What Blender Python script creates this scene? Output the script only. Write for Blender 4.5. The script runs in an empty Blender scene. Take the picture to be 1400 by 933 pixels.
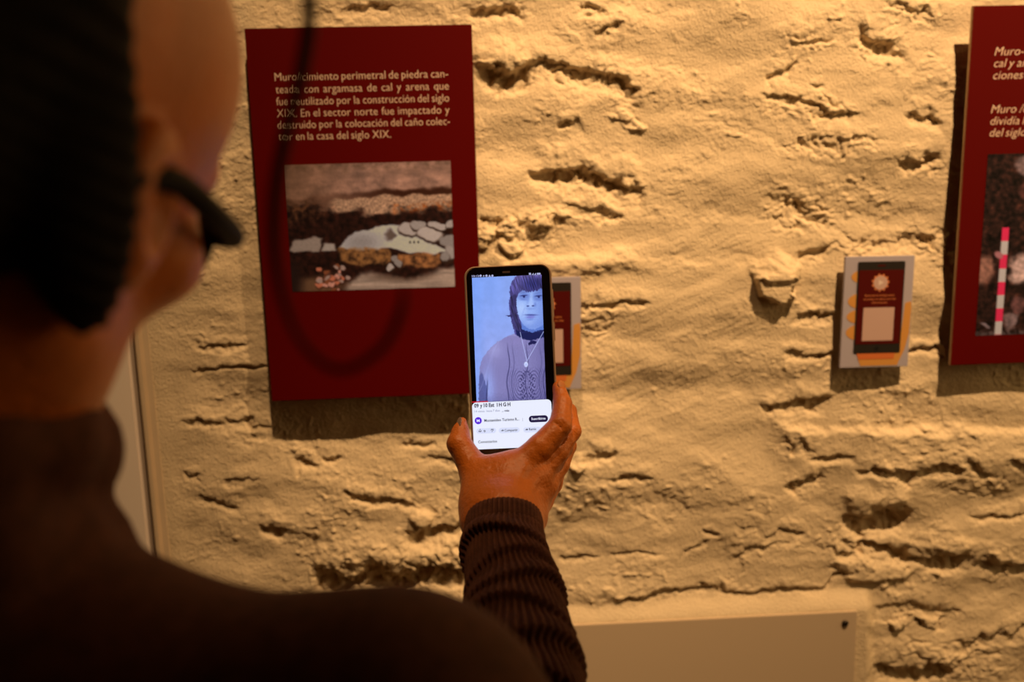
import bpy, math, random
import numpy as np
from mathutils import Matrix, Vector

# ------------------------------------------------------------------ camera
FPX = 1361.0
CAM = np.array([0.0, 0.0, 1.60])
yaw, pit, rol = np.radians([2.954, 11.389, 1.410])
F_ = np.array([math.sin(yaw) * math.cos(pit), math.cos(yaw) * math.cos(pit), -math.sin(pit)])
_r0 = np.array([math.cos(yaw), -math.sin(yaw), 0.0])
_u0 = np.cross(_r0, F_)
R_ = math.cos(rol) * _r0 - math.sin(rol) * _u0
U_ = math.sin(rol) * _r0 + math.cos(rol) * _u0

sc = bpy.context.scene
C = sc.collection
cd = bpy.data.cameras.new('camera')
cd.sensor_width = 36.0
cd.lens = 36.0 * FPX / 1400.0
cd.clip_start = 0.02
cd.dof.use_dof = True
cd.dof.focus_distance = 0.90
cd.dof.aperture_fstop = 4.3
cam = bpy.data.objects.new('camera', cd)
C.objects.link(cam)
cam.matrix_world = Matrix(((R_[0], U_[0], -F_[0], CAM[0]), (R_[1], U_[1], -F_[1], CAM[1]),
                           (R_[2], U_[2], -F_[2], CAM[2]), (0, 0, 0, 1)))
sc.camera = cam

# ------------------------------------------------------------------ light
w = bpy.data.worlds.new('world')
sc.world = w
w.use_nodes = True
w.node_tree.nodes['Background'].inputs[0].default_value = (1.0, 0.6, 0.35, 1)
w.node_tree.nodes['Background'].inputs[1].default_value = 0.02
sc.view_settings.view_transform = 'Standard'
sc.view_settings.look = 'None'
sc.view_settings.exposure = 0.0
sc.view_settings.gamma = 1.0
sc.view_settings.use_curve_mapping = False


def spot(name, loc, tgt, power, col, angle, blend, size=0.016):
    l = bpy.data.lights.new(name, 'SPOT')
    l.energy = power
    l.color = col
    l.spot_size = math.radians(angle)
    l.spot_blend = blend
    l.shadow_soft_size = size
    o = bpy.data.objects.new(name, l)
    C.objects.link(o)
    o.location = loc
    o.rotation_euler = (Vector(tgt) - Vector(loc)).to_track_quat('-Z', 'Y').to_euler()
    return o


def fill_area(loc, tgt, power, col, size):
    l = bpy.data.lights.new('fill_light', 'AREA')
    l.energy = power
    l.color = col
    l.size = size
    o = bpy.data.objects.new('fill_light', l)
    C.objects.link(o)
    o.location = loc
    o.rotation_euler = (Vector(tgt) - Vector(loc)).to_track_quat('-Z', 'Y').to_euler()
    return o


WARM = (1.0, 0.62, 0.29)
spot('spot_light', (0.00, 0.42, 2.95), (-0.40, 1.28, 1.42), 84, WARM, 58, 0.9)
spot('spot_light', (0.78, 0.42, 2.95), (0.52, 1.28, 1.52), 190, WARM, 54, 1.0)

fill_area((1.75, 0.80, 1.75), (0.0, 1.28, 1.3), 6.2, (1.0, 0.62, 0.24), 1.0)  # unseen fill light added at the right to lift the wall's shadows

# ------------------------------------------------------------------ helpers
def P(px, py, d):
    """point at pixel (px, py) of the 1400x933 photograph and depth d along the lens axis"""
    return CAM + (R_ * (px - 700) / FPX + U_ * (466.5 - py) / FPX + F_) * d


def onwall(px, py, y):
    d = R_ * (px - 700) / FPX + U_ * (466.5 - py) / FPX + F_
    return CAM + d * (y / d[1])


def V3(x, y, z):
    """camera space (right, down, forward) to world"""
    return CAM + R_ * x - U_ * y + F_ * z


def lin(r, g, b):
    o = []
    for c in (r, g, b):
        c = c / 255.0
        o.append(c / 12.92 if c <= 0.04045 else ((c + 0.055) / 1.055) ** 2.4)
    return tuple(o)


def to_lin(a):
    return np.where(a <= 0.04045, a / 12.92, ((np.maximum(a, 0) + 0.055) / 1.055) ** 2.4)


def sstep(a, b, x):
    t = np.clip((x - a) / (b - a), 0, 1)
    return t * t * (3 - 2 * t)


def _h(ix, iy, seed):
    n = (ix.astype(np.int64) * 374761393 + iy.astype(np.int64) * 668265263 + seed * 2147483647) & 0xffffffff
    n = ((n ^ (n >> 13)) * 1274126177) & 0xffffffff
    n = n ^ (n >> 16)
    return (n & 0xffff) / 65535.0 * 2 * math.pi


def perlin(x, y, seed=0):
    x0 = np.floor(x); y0 = np.floor(y)
    fx = x - x0; fy = y - y0
    sx = fx * fx * fx * (fx * (fx * 6 - 15) + 10); sy = fy * fy * fy * (fy * (fy * 6 - 15) + 10)

    def g(i, j):
        a = _h(x0 + i, y0 + j, seed)
        return np.cos(a) * (fx - i) + np.sin(a) * (fy - j)
    a = g(0, 0); b = g(1, 0); c = g(0, 1); d = g(1, 1)
    return ((a + sx * (b - a)) * (1 - sy) + (c + sx * (d - c)) * sy) * 1.5


def fbm(x, y, o=4, seed=0, gain=0.5):
    s = 0; a = 1.0
    for i in range(o):
        s = s + a * perlin(x, y, seed + i * 7)
        x = x * 2.03 + 11.3; y = y * 2.03 + 5.7; a *= gain
    return s


MATS = {}


def mat(name, col, rough=0.6, var=0.0, scale=40.0, bump=0.0, bscale=200.0, spec=0.5, emit=None, metal=0.0,
        attr=None, trans=0.0, sss=0.0):
    if name in MATS:
        return MATS[name]
    m = bpy.data.materials.new(name)
    m.use_nodes = True
    nt = m.node_tree
    b = nt.nodes['Principled BSDF']
    b.inputs['Base Color'].default_value = (*col, 1)
    b.inputs['Roughness'].default_value = rough
    b.inputs['Metallic'].default_value = metal
    b.inputs['Specular IOR Level'].default_value = spec
    b.inputs['Transmission Weight'].default_value = trans
    if sss:
        b.inputs['Subsurface Weight'].default_value = sss
        b.inputs['Subsurface Radius'].default_value = (0.008, 0.003, 0.001)
        b.inputs['Subsurface Scale'].default_value = 1.0
    tc = nt.nodes.new('ShaderNodeTexCoord')
    if var > 0:
        n = nt.nodes.new('ShaderNodeTexNoise')
        n.inputs['Scale'].default_value = scale
        n.inputs['Detail'].default_value = 4
        r = nt.nodes.new('ShaderNodeValToRGB')
        r.color_ramp.elements[0].position = 0.3
        r.color_ramp.elements[1].position = 0.7
        r.color_ramp.elements[0].color = (*[c * (1 - var) for c in col], 1)
        r.color_ramp.elements[1].color = (*[min(1, c * (1 + var)) for c in col], 1)
        nt.links.new(tc.outputs['Object'], n.inputs['Vector'])
        nt.links.new(n.outputs['Fac'], r.inputs['Fac'])
        nt.links.new(r.outputs['Color'], b.inputs['Base Color'])
    if bump > 0:
        n = nt.nodes.new('ShaderNodeTexNoise')
        n.inputs['Scale'].default_value = bscale
        n.inputs['Detail'].default_value = 5
        bp = nt.nodes.new('ShaderNodeBump')
        bp.inputs['Strength'].default_value = 1.0
        bp.inputs['Distance'].default_value = bump
        nt.links.new(tc.outputs['Object'], n.inputs['Vector'])
        nt.links.new(n.outputs['Fac'], bp.inputs['Height'])
        nt.links.new(bp.outputs['Normal'], b.inputs['Normal'])
    if emit is not None:
        b.inputs['Base Color'].default_value = (0.01, 0.01, 0.01, 1)
        b.inputs['Emission Color'].default_value = (*emit, 1)
        b.inputs['Emission Strength'].default_value = 1.0
    if attr:
        a = nt.nodes.new('ShaderNodeAttribute')
        a.attribute_name = 'picture'
        if attr == 'emit':
            b.inputs['Base Color'].default_value = (0.01, 0.01, 0.01, 1)
            b.inputs['Emission Strength'].default_value = 1.0
            nt.links.new(a.outputs['Color'], b.inputs['Emission Color'])
        else:
            nt.links.new(a.outputs['Color'], b.inputs['Base Color'])
    MATS[name] = m
    return m


def npmesh(name, v, f, m=None, smooth=False, parent=None, mw=None, link=True):
    """mesh object from numpy verts and a quad array or list of faces"""
    me = bpy.data.meshes.new(name)
    v = np.asarray(v, dtype=np.float32)
    if isinstance(f, np.ndarray):
        k = f.shape[1]
        me.vertices.add(len(v)); me.vertices.foreach_set('co', v.ravel())
        me.loops.add(f.size); me.loops.foreach_set('vertex_index', f.astype(np.int32).ravel())
        me.polygons.add(len(f))
        me.polygons.foreach_set('loop_start', np.arange(0, f.size, k, dtype=np.int32))
        me.polygons.foreach_set('loop_total', np.full(len(f), k, dtype=np.int32))
        me.update(calc_edges=True)
    else:
        me.from_pydata(v.tolist(), [], f)
        me.update()
    me.validate()
    if smooth:
        me.polygons.foreach_set('use_smooth', np.ones(len(me.polygons), dtype=bool))
    if m:
        me.materials.append(m)
    o = bpy.data.objects.new(name, me)
    if link:
        C.objects.link(o)
    if parent:
        o.parent = parent
    return o


def empty(name, loc, rot=None):
    o = bpy.data.objects.new(name, None)
    o.empty_display_size = 0.05
    C.objects.link(o)
    o.location = loc
    if rot is not None:
        o.rotation_euler = rot
    return o


def tag(o, label, cat, group=None):
    o['label'] = label
    o['category'] = cat
    if group:
        o['group'] = group
    return o


def struct(o):
    o['kind'] = 'structure'
    return o


class MB:
    """collects simple shapes into one mesh"""
    def __init__(s):
        s.v = []; s.f = []

    def add(s, v, f):
        n = len(s.v)
        s.v += [tuple(map(float, p)) for p in v]
        s.f += [tuple(i + n for i in q) for q in f]
        return s

    def box(s, lo, hi, bev=0.0):
        x0, y0, z0 = lo; x1, y1, z1 = hi
        if bev <= 0:
            v = [(x0, y0, z0), (x1, y0, z0), (x1, y1, z0), (x0, y1, z0), (x0, y0, z1), (x1, y0, z1), (x1, y1, z1), (x0, y1, z1)]
            return s.add(v, [(3, 2, 1, 0), (4, 5, 6, 7), (0, 1, 5, 4), (1, 2, 6, 5), (2, 3, 7, 6), (3, 0, 4, 7)])
        import bmesh
        bm = bmesh.new()
        bmesh.ops.create_cube(bm, size=1)
        for p in bm.verts:
            p.co = ((x0 + x1) / 2 + p.co.x * (x1 - x0), (y0 + y1) / 2 + p.co.y * (y1 - y0), (z0 + z1) / 2 + p.co.z * (z1 - z0))
        bmesh.ops.bevel(bm, geom=bm.edges[:], offset=bev, segments=2, affect='EDGES')
        bm.verts.index_update()
        s.add([p.co[:] for p in bm.verts], [tuple(q.index for q in fc.verts) for fc in bm.faces])
        bm.free()
        return s

    def poly(s, pts, z0, z1, ax='xy'):
        """prism over a closed 2D outline (counter-clockwise)"""
        n = len(pts)
        if ax == 'xy':
            a = [(x, y, z0) for x, y in pts]; b = [(x, y, z1) for x, y in pts]
        else:                               # xz outline, depth along y; z1 is the front (smaller y)
            a = [(x, z0, y) for x, y in pts]; b = [(x, z1, y) for x, y in pts]
        f = [tuple(range(n - 1, -1, -1)), tuple(range(n, 2 * n))]
        for i in range(n):
            j = (i + 1) % n
            f.append((i, j, n + j, n + i))
        return s.add(a + b, f)

    def tube(s, pts, rad, n=12, cap=True):
        pts = [Vector(p) for p in pts]
        if not hasattr(rad, '__len__'):
            rad = [rad] * len(pts)
        up = None; rings = []
        for i, p in enumerate(pts):
            t = (pts[min(i + 1, len(pts) - 1)] - pts[max(i - 1, 0)]).normalized()
            if up is None:
                up = t.orthogonal().normalized()
            up = (up - t * up.dot(t)).normalized()
            s2 = t.cross(up)
            rings.append([p + (up * math.cos(2 * math.pi * k / n) + s2 * math.sin(2 * math.pi * k / n)) * rad[i] for k in range(n)])
        v = [q for r in rings for q in r]; f = []
        for i in range(len(pts) - 1):
            for k in range(n):
                l = (k + 1) % n
                f.append((i * n + k, i * n + l, (i + 1) * n + l, (i + 1) * n + k))
        if cap:
            f.append(tuple(range(n - 1, -1, -1)))
            f.append(tuple((len(pts) - 1) * n + k for k in range(n)))
        return s.add(v, f)

    def build(s, name, m, parent=None, smooth=False):
        o = npmesh(name, s.v, s.f, m, smooth, parent)
        return o


def rrect(x0, y0, x1, y1, r, n=8):
    out = []
    for cx, cy, a0 in ((x1 - r, y1 - r, 0), (x0 + r, y1 - r, 90), (x0 + r, y0 + r, 180), (x1 - r, y0 + r, 270)):
        for k in range(n + 1):
            a = math.radians(a0 + 90 * k / n)
            out.append((cx + r * math.cos(a), cy + r * math.sin(a)))
    return out


def circ(cx, cy, r, n=28, ry=None):
    ry = ry or r
    return [(cx + r * math.cos(2 * math.pi * k / n), cy + ry * math.sin(2 * math.pi * k / n)) for k in range(n)]


_tc = {}


def glyphs(text, size, bold=0.0):
    """flat mesh of a text line: verts (N,2), faces, width"""
    key = (text, size, bold)
    if key in _tc:
        return _tc[key]
    cu = bpy.data.curves.new('line', 'FONT')
    cu.body = text
    cu.size = size
    cu.offset = bold * size
    cu.resolution_u = 3
    cu.space_character = 1.02
    o = bpy.data.objects.new('line', cu)
    C.objects.link(o)
    bpy.context.view_layer.update()
    me = o.to_mesh()
    v = np.array([p.co[:2] for p in me.vertices]).reshape(-1, 2)
    f = [tuple(p.vertices) for p in me.polygons]
    o.to_mesh_clear()
    bpy.data.objects.remove(o)
    bpy.data.curves.remove(cu)
    wd = (v[:, 0].max() - v[:, 0].min()) if len(v) else 0
    _tc[key] = (v, f, wd)
    return _tc[key]


def text_line(mb, text, x0, y, size, width=None, bold=-0.008, z=0.0, ax='xy', slant=0.0, th=0.00004, justify=False):
    """adds a line with its left end at x0 and baseline y; width squeezes or justifies the words"""
    words = text.split(' ')
    gs = [glyphs(wd, size, bold) for wd in words]
    tot = sum(g[2] for g in gs)
    sx = 1.0
    gap = size * 0.30
    if width:
        if justify and len(words) > 1:
            sx = min(justify, (width - gap * (len(words) - 1)) / tot)
            gap = (width - tot * sx) / (len(words) - 1)
        else:
            sx = width / (tot + gap * (len(words) - 1))
            gap *= sx
    x = x0
    for v, f, wd in gs:
        if not len(v):
            x += gap
            continue
        q = v.copy()
        q[:, 0] = (q[:, 0] - v[:, 0].min()) * sx + x
        q[:, 0] += q[:, 1] * slant
        q[:, 1] += y
        if ax == 'xy':
            mb.add([(a, b, z) for a, b in q], f)
        else:
            mb.add([(a, z, b) for a, b in q], f)
        x += wd * sx + gap
    return x


# ------------------------------------------------------------------ signed-distance modelling
def _len(x, y, z):
    return np.sqrt(x * x + y * y + z * z)


class Field:
    def __init__(s, lo, hi, h):
        s.lo = np.array(lo, float); s.h = h
        s.n = np.ceil((np.array(hi) - s.lo) / h).astype(int) + 1
        s.F = np.full(s.n, 0.2, dtype=np.float32)

    def _sl(s, lo, hi, m):
        a = np.clip(np.floor((np.array(lo) - m - s.lo) / s.h).astype(int), 0, s.n)
        b = np.clip(np.ceil((np.array(hi) + m - s.lo) / s.h).astype(int) + 1, 0, s.n)
        sl = tuple(slice(i, j) for i, j in zip(a, b))
        ax = [s.lo[i] + s.h * np.arange(a[i], b[i]) for i in range(3)]
        return sl, ax[0][:, None, None], ax[1][None, :, None], ax[2][None, None, :]

    def _mix(s, sl, d, k, sub):
        a = s.F[sl]
        if sub:
            hh = np.maximum(k - np.abs(a + d), 0) / k
            s.F[sl] = np.maximum(a, -d) + hh * hh * k * 0.25
        elif k <= 0:
            s.F[sl] = np.minimum(a, d)
        else:
            hh = np.maximum(k - np.abs(a - d), 0) / k
            s.F[sl] = np.minimum(a, d) - hh * hh * k * 0.25

    def cone(s, a, b, r1, r2, k=0.004, sub=False):
        a = np.array(a, float); b = np.array(b, float)
        r = max(r1, r2)
        sl, x, y, z = s._sl(np.minimum(a, b) - r, np.maximum(a, b) + r, k + 3 * s.h)
        if s.F[sl].size == 0:
            return s
        d = b - a; L = max(d @ d, 1e-12)
        t = np.clip(((x - a[0]) * d[0] + (y - a[1]) * d[1] + (z - a[2]) * d[2]) / L, 0, 1)
        D = _len(x - a[0] - t * d[0], y - a[1] - t * d[1], z - a[2] - t * d[2]) - (r1 + (r2 - r1) * t)
        s._mix(sl, D, k, sub)
        return s

    def ell(s, c, r, M=None, k=0.004, sub=False):
        c = np.array(c, float); rm = max(r)
        sl, x, y, z = s._sl(c - rm, c + rm, k + 3 * s.h)
        if s.F[sl].size == 0:
            return s
        x = x - c[0]; y = y - c[1]; z = z - c[2]
        if M is not None:                   # M columns = local axes
            q = [x * M[0, i] + y * M[1, i] + z * M[2, i] for i in range(3)]
        else:
            q = [x + 0 * y + 0 * z, y + 0 * x, z + 0 * x]
        k0 = _len(q[0] / r[0], q[1] / r[1], q[2] / r[2])
        k1 = _len(q[0] / r[0] ** 2, q[1] / r[1] ** 2, q[2] / r[2] ** 2)
        D = k0 * (k0 - 1) / np.maximum(k1, 1e-9)
        s._mix(sl, D, k, sub)
        return s

    def half(s, c, nrm, k=0.004):
        """keep only the side of a plane that the normal points away from"""
        sl, x, y, z = s._sl(s.lo, s.lo + s.h * s.n, 0)
        D = (x - c[0]) * nrm[0] + (y - c[1]) * nrm[1] + (z - c[2]) * nrm[2]
        a = s.F
        hh = np.maximum(k - np.abs(a - D), 0) / k
        s.F = (np.maximum(a, D) + hh * hh * k * 0.25).astype(np.float32)
        return s

    def mesh(s):
        """surface nets: verts, quads"""
        F = s.F; nx, ny, nz = F.shape
        ins = F < 0
        cs = np.zeros((nx - 1, ny - 1, nz - 1), dtype=np.int8)
        for i in (0, 1):
            for j in (0, 1):
                for k in (0, 1):
                    cs += ins[i:nx - 1 + i, j:ny - 1 + j, k:nz - 1 + k]
        act = (cs > 0) & (cs < 8)
        idx = np.argwhere(act)
        I, J, K = idx.T
        acc = np.zeros((len(idx), 3)); cnt = np.zeros(len(idx))
        cor = [(i, j, k) for i in (0, 1) for j in (0, 1) for k in (0, 1)]
        for a in range(8):
            for b in range(a + 1, 8):
                A = cor[a]; B = cor[b]
                if sum(abs(p - q) for p, q in zip(A, B)) != 1:
                    continue
                fa = F[I + A[0], J + A[1], K + A[2]]; fb = F[I + B[0], J + B[1], K + B[2]]
                m = (fa < 0) != (fb < 0)
                t = np.where(m, fa / np.where(m, fa - fb, 1), 0)
                for q in range(3):
                    acc[:, q] += np.where(m, A[q] + t * (B[q] - A[q]), 0)
                cnt += m
        v = (idx + acc / np.maximum(cnt, 1)[:, None]) * s.h + s.lo
        lut = np.full(act.shape, -1, dtype=np.int64)
        lut[act] = np.arange(len(idx))
        fs = []
        for ax in range(3):
            a0 = [slice(1, -1)] * 3; a1 = [slice(1, -1)] * 3
            a0[ax] = slice(0, -1); a1[ax] = slice(1, None)
            A = ins[tuple(a0)]; B = ins[tuple(a1)]
            off = [1, 1, 1]; off[ax] = 0
            for flip, m in ((False, A & ~B), (True, ~A & B)):
                e = np.argwhere(m) + np.array(off)
                if not len(e):
                    continue
                o1, o2 = [q for q in range(3) if q != ax]
                u = np.zeros(3, int); u[o1] = 1
                w_ = np.zeros(3, int); w_[o2] = 1
                q = [lut[tuple((e - u - w_).T)], lut[tuple((e - w_).T)], lut[tuple(e.T)], lut[tuple((e - u).T)]]
                qd = np.stack(q, 1)
                if flip ^ (ax == 1):
                    qd = qd[:, ::-1]
                fs.append(qd)
        return v, np.concatenate(fs)


def relax(v, f, it=2, lam=0.5):
    """light smoothing along quad edges"""
    for _ in range(it):
        acc = np.zeros_like(v); cnt = np.zeros(len(v))
        for a, b in ((0, 1), (1, 2), (2, 3), (3, 0)):
            np.add.at(acc, f[:, a], v[f[:, b]]); np.add.at(cnt, f[:, a], 1)
            np.add.at(acc, f[:, b], v[f[:, a]]); np.add.at(cnt, f[:, b], 1)
        v = v + lam * (acc / np.maximum(cnt, 1)[:, None] - v)
    return v


# ================================================================== SETTING
WY = 1.278                                   # plane of the plaster wall
CY = 1.260                                   # front of the small cards
BY = 1.250                                   # front of the boards
plaster = mat('cream_plaster', (0.74, 0.60, 0.42), 0.9, var=0.05, scale=9, bump=0.0016, bscale=380, spec=0.15)
dark_room = mat('dark_plaster', (0.22, 0.16, 0.11), 0.9, var=0.1, scale=4)

XGAP = float(onwall(196, 612, WY)[0])        # dark slit beside the white door
X0 = XGAP + 0.020


def axis(lo, a, b, hi, fine, coarse):
    l = np.arange(lo, a, coarse); m = np.arange(a, b, fine); r = np.arange(b, hi + coarse, coarse)
    return np.concatenate([l, m, r])


gx = axis(X0, X0, 0.80, 2.10, 0.0013, 0.02)
gz = axis(0.0, 0.72, 1.90, 2.98, 0.0013, 0.02)
GX, GZ = np.meshgrid(gx, gz)
dx_ = GX - CAM[0]; dy_ = WY; dz_ = GZ - CAM[2]
cz = dx_ * F_[0] + dy_ * F_[1] + dz_ * F_[2]
PU = 700 + FPX * (dx_ * R_[0] + dy_ * R_[1] + dz_ * R_[2]) / cz      # where a wall point is seen: used to author relief
PV = 466.5 - FPX * (dx_ * U_[0] + dy_ * U_[1] + dz_ * U_[2]) / cz


def relief(u0, v0):
    wu = u0 + 12 * fbm(u0 / 60, v0 / 45, 2, 3) + 3 * fbm(u0 / 13, v0 / 11, 2, 5)
    wv = v0 + 8 * fbm(u0 / 55, v0 / 40, 2, 9) + 4.5 * fbm(u0 / 16, v0 / 12, 3, 12)
    trowel = np.exp(-((u0 - 950 - 0.1 * (400 - v0)) / 120) ** 2 - ((v0 - 430) / 250) ** 2)
    leftsoft = 1 - sstep(330, 215, u0) * 0.8
    rough = (1 - 0.75 * trowel) * leftsoft
    h = 8.0 * fbm(u0 / 300, v0 / 120, 2, 20) * leftsoft
    h += 3.4 * fbm(wu / 105, wv / 52, 2, 31) * (0.35 + 0.65 * rough)
    patch = sstep(-0.15, 0.45, fbm(u0 / 130, v0 / 80, 2, 44))
    h += 1.15 * fbm(wu / 30, wv / 20, 3, 51) * rough * (0.15 + patch)
    h += 0.34 * fbm(u0 / 7, v0 / 6, 3, 61) * (0.35 + 0.65 * rough) * (0.4 + patch)
    h += 0.9 * np.maximum(fbm(wu / 13, wv / 10, 3, 65), -.2) * rough * sstep(0.1, 0.6, patch)
    lump = np.maximum(perlin(u0 / 11, v0 / 10, 71) - 0.42, 0)
    h += 5.0 * lump * (0.3 + patch) * rough
    # trowel marks rising to the right
    ca, sa = math.cos(math.radians(-24)), math.sin(math.radians(-24))
    s = u0 * ca + v0 * sa; t = -u0 * sa + v0 * ca
    tz = sstep(-0.3, 0.5, fbm(u0 / 90, v0 / 60, 2, 83))
    h += trowel * (0.62 * tz * fbm(s / 60 + 0.3 * wu / 60, t / 6.5, 3, 81) + 1.2 * fbm(s / 120, t / 26, 2, 85))
    h += trowel * 1.1 * np.maximum(perlin(s / 8, t / 5, 88) - 0.5, 0)
    h += 0.12 * fbm(s / 50, t / 7, 2, 91) * (1 - trowel) * leftsoft

    def crev(pts, t_, d, lift=0.30, tail=2.6, rag=0.45):
        nonlocal h
        xs = np.array([p[0] for p in pts], float); ys = np.array([p[1] for p in pts], float)
        sel = (wu > xs[0] - 40) & (wu < xs[-1] + 40) & (wv > ys.min() - 7 * t_ - 10) & (wv < ys.max() + 7 * t_ + 10)
        U = wu[sel]; Vv = wv[sel]
        yl = np.interp(U, xs, ys)
        e = max(10.0, min(26.0, (xs[-1] - xs[0]) * 0.35))
        win = sstep(xs[0] - e * .5, xs[0] + e * .5, U) * sstep(xs[-1] + e * .5, xs[-1] - e * .5, U)
        win = win * (1 + rag * fbm(U / 14, Vv / 40, 2, int(xs[0]) % 97))
        q = (Vv - yl) / t_
        g = sstep(-1.0, -0.45, q) * (1 - sstep(-0.3, tail, q))
        b = np.exp(-((q + 2.2) / 1.5) ** 2)
        d = d * 0.85
        h[sel] += -d * win * g * (0.85 + 0.3 * perlin(U / 9, Vv / 9, 17)) + lift * d * win * b

    def bump(cx, cy, rx, ry, a, sharp=0.25):
        nonlocal h
        r = np.sqrt(((wu - cx) / rx) ** 2 + ((wv - cy) / ry) ** 2)
        # rounded stone: gentle above, abrupt below
        k = np.where(wv > cy, sharp, 0.9)
        h += a * (1 - sstep(1 - k, 1 + 0.25 * k, r))

    def rubble(cx, cy, rx, ry, a, cell=13.0, seed=0):
        """cluster of small rounded lumps"""
        nonlocal h
        sel = (np.abs(u0 - cx) < rx * 1.6) & (np.abs(v0 - cy) < ry * 1.6)
        U = wu[sel]; Vv = wv[sel]
        wn = np.exp(-((((U - cx) / rx) ** 2 + ((Vv - cy) / ry) ** 2) ** 2))
        gx_ = U / cell; gy_ = Vv / (cell * .72)
        ix = np.floor(gx_); iy = np.floor(gy_)
        best = np.full(U.shape, 9.0); hv = np.zeros(U.shape)
        for i in (-1, 0, 1):
            for j in (-1, 0, 1):
                a1 = _h(ix + i, iy + j, seed + 501) / (2 * math.pi); a2 = _h(ix + i, iy + j, seed + 733) / (2 * math.pi)
                d = np.hypot(gx_ - ix - i - a1, gy_ - iy - j - a2)
                m_ = d < best
                hv = np.where(m_, _h(ix + i, iy + j, seed + 901) / (2 * math.pi), hv)
                best = np.minimum(best, d)
        lumps = np.sqrt(np.maximum(0.75 - best, 0)) - 0.45
        h[sel] += wn * a * (lumps * (0.45 + 0.9 * hv) - 0.15 + 0.25 * fbm(U / 9, Vv / 8, 2, 77))

    # --- rubbly patches between the stones
    for q in ((1245, 18, 50, 18, 6), (1110, 55, 40, 14, 6), (1105, 148, 60, 18, 7), (1140, 200, 75, 14, 6), (1262, 222, 30, 16, 6), (1100, 295, 50, 26, 7),
              (1180, 340, 35, 16, 6), (1270, 330, 40, 20, 7), (712, 315, 62, 26, 8), (820, 252, 70, 16, 5), (790, 105, 70, 14, 5), (1090, 612, 40, 10, 6),
              (1128, 345, 24, 10, 5), (1250, 846, 60, 16, 7), (1300, 900, 80, 30, 6), (690, 12, 40, 14, 5), (860, 165, 18, 16, 6), (790, 300, 60, 10, 4),
              (600, 775, 60, 22, 6), (470, 790, 60, 14, 5), (810, 440, 26, 30, 5), (1200, 60, 40, 20, 6), (1160, 750, 30, 16, 5), (1340, 660, 50, 20, 4), (560, 690, 40, 14, 4)):
        rubble(*q, cell=12 + (q[0] % 5), seed=int(q[0]))
    # --- hollows and lips of the stones
    crev([(657, 98), (690, 104), (724, 103)], 13, 20)
    bump(688, 80, 40, 22, 8)
    crev([(730, 94), (780, 99), (826, 112), (870, 126)], 11, 15)
    crev([(735, 238), (800, 244), (840, 254), (872, 264)], 13, 18)
    crev([(768, 170), (800, 172)], 5, 6)
    crev([(1062, 110), (1072, 101), (1086, 88)], 7, 10)
    crev([(1082, 66), (1104, 57), (1128, 50)], 6, 4)
    crev([(1172, 47), (1208, 66), (1232, 72)], 9, 13)
    crev([(1215, 10), (1275, 18)], 8, 5)
    crev([(1050, 136), (1092, 141), (1130, 158), (1172, 155)], 7, 6, rag=.7)
    crev([(1075, 200), (1140, 196), (1205, 194)], 7, 3, rag=.8)
    crev([(1232, 229), (1262, 220), (1284, 211)], 8, 9)
    crev([(1240, 160), (1292, 168)], 7, 8)
    crev([(1060, 272), (1106, 290), (1142, 316)], 7, 4, rag=.8)
    crev([(1158, 325), (1199, 335), (1247, 335), (1284, 318)], 7, 5, rag=.8)
    bump(1062, 378, 34, 33, 17, 0.16)
    bump(1062, 362, 42, 30, 5)
    crev([(1094, 352), (1128, 345)], 7, 7)
    crev([(800, 414), (840, 418), (884, 414)], 5, 7)
    crev([(655, 300), (690, 302)], 6, 6)
    bump(668, 322, 18, 12, 7); bump(700, 312, 16, 12, 8); bump(740, 302, 20, 12, 8); bump(702, 334, 18, 11, 9)
    bump(655, 335, 12, 10, 6); bump(770, 296, 14, 9, 5)
    crev([(812, 293), (850, 297)], 6, 6)
    crev([(775, 285), (825, 288)], 7, 6)
    bump(855, 160, 14, 7, 4); bump(872, 175, 14, 8, 4)
    crev([(1046, 561), (1087, 555), (1132, 554)], 7, 12)
    crev([(1084, 437), (1148, 431)], 5, 7)
    crev([(1070, 486), (1100, 487), (1146, 482)], 4, 6)
    crev([(1243, 478), (1282, 478)], 5, 8)
    crev([(1060, 608), (1112, 612)], 6, 4)
    crev([(1112, 627), (1156, 622)], 6, 7)
    crev([(1170, 640), (1218, 648), (1276, 640), (1302, 640)], 5, 9)
    crev([(1080, 672), (1121, 656)], 6, 11)
    crev([(1162, 706), (1190, 722), (1232, 704)], 13, 22)
    crev([(1144, 757), (1170, 762)], 7, 12)
    crev([(1166, 748), (1223, 755), (1271, 770), (1318, 764)], 9, 17)
    crev([(1332, 709), (1400, 707), (1420, 707)], 4, 8)
    crev([(1338, 774), (1380, 782), (1430, 780)], 6, 10)
    crev([(1314, 634), (1354, 641)], 4, 6)
    crev([(1375, 635), (1430, 638)], 4, 6)
    crev([(1046, 734), (1068, 726), (1096, 728)], 4, 4)
    crev([(1000, 768), (1030, 752), (1070, 738)], 4, 4)
    crev([(1195, 838), (1240, 834), (1305, 842)], 9, 5)
    crev([(1200, 915), (1250, 920), (1300, 925)], 10, 14)
    crev([(1310, 888), (1350, 878), (1410, 858)], 6, 8)
    bump(1225, 850, 18, 10, 6); bump(1265, 848, 16, 9, 5); bump(1200, 770, 70, 30, 6)
    crev([(845, 819), (900, 812), (952, 807), (1050, 808), (1120, 807), (1150, 788)], 3.2, 5.5, tail=3.5)
    crev([(560, 733), (600, 728), (640, 724)], 10, 17)
    bump(572, 706, 16, 12, 8)
    crev([(478, 679), (534, 684), (560, 690)], 5, 9)
    crev([(404, 637), (432, 640)], 7, 9)
    crev([(448, 624), (470, 624)], 5, 6)
    crev([(360, 723), (388, 728)], 7, 10)
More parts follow.
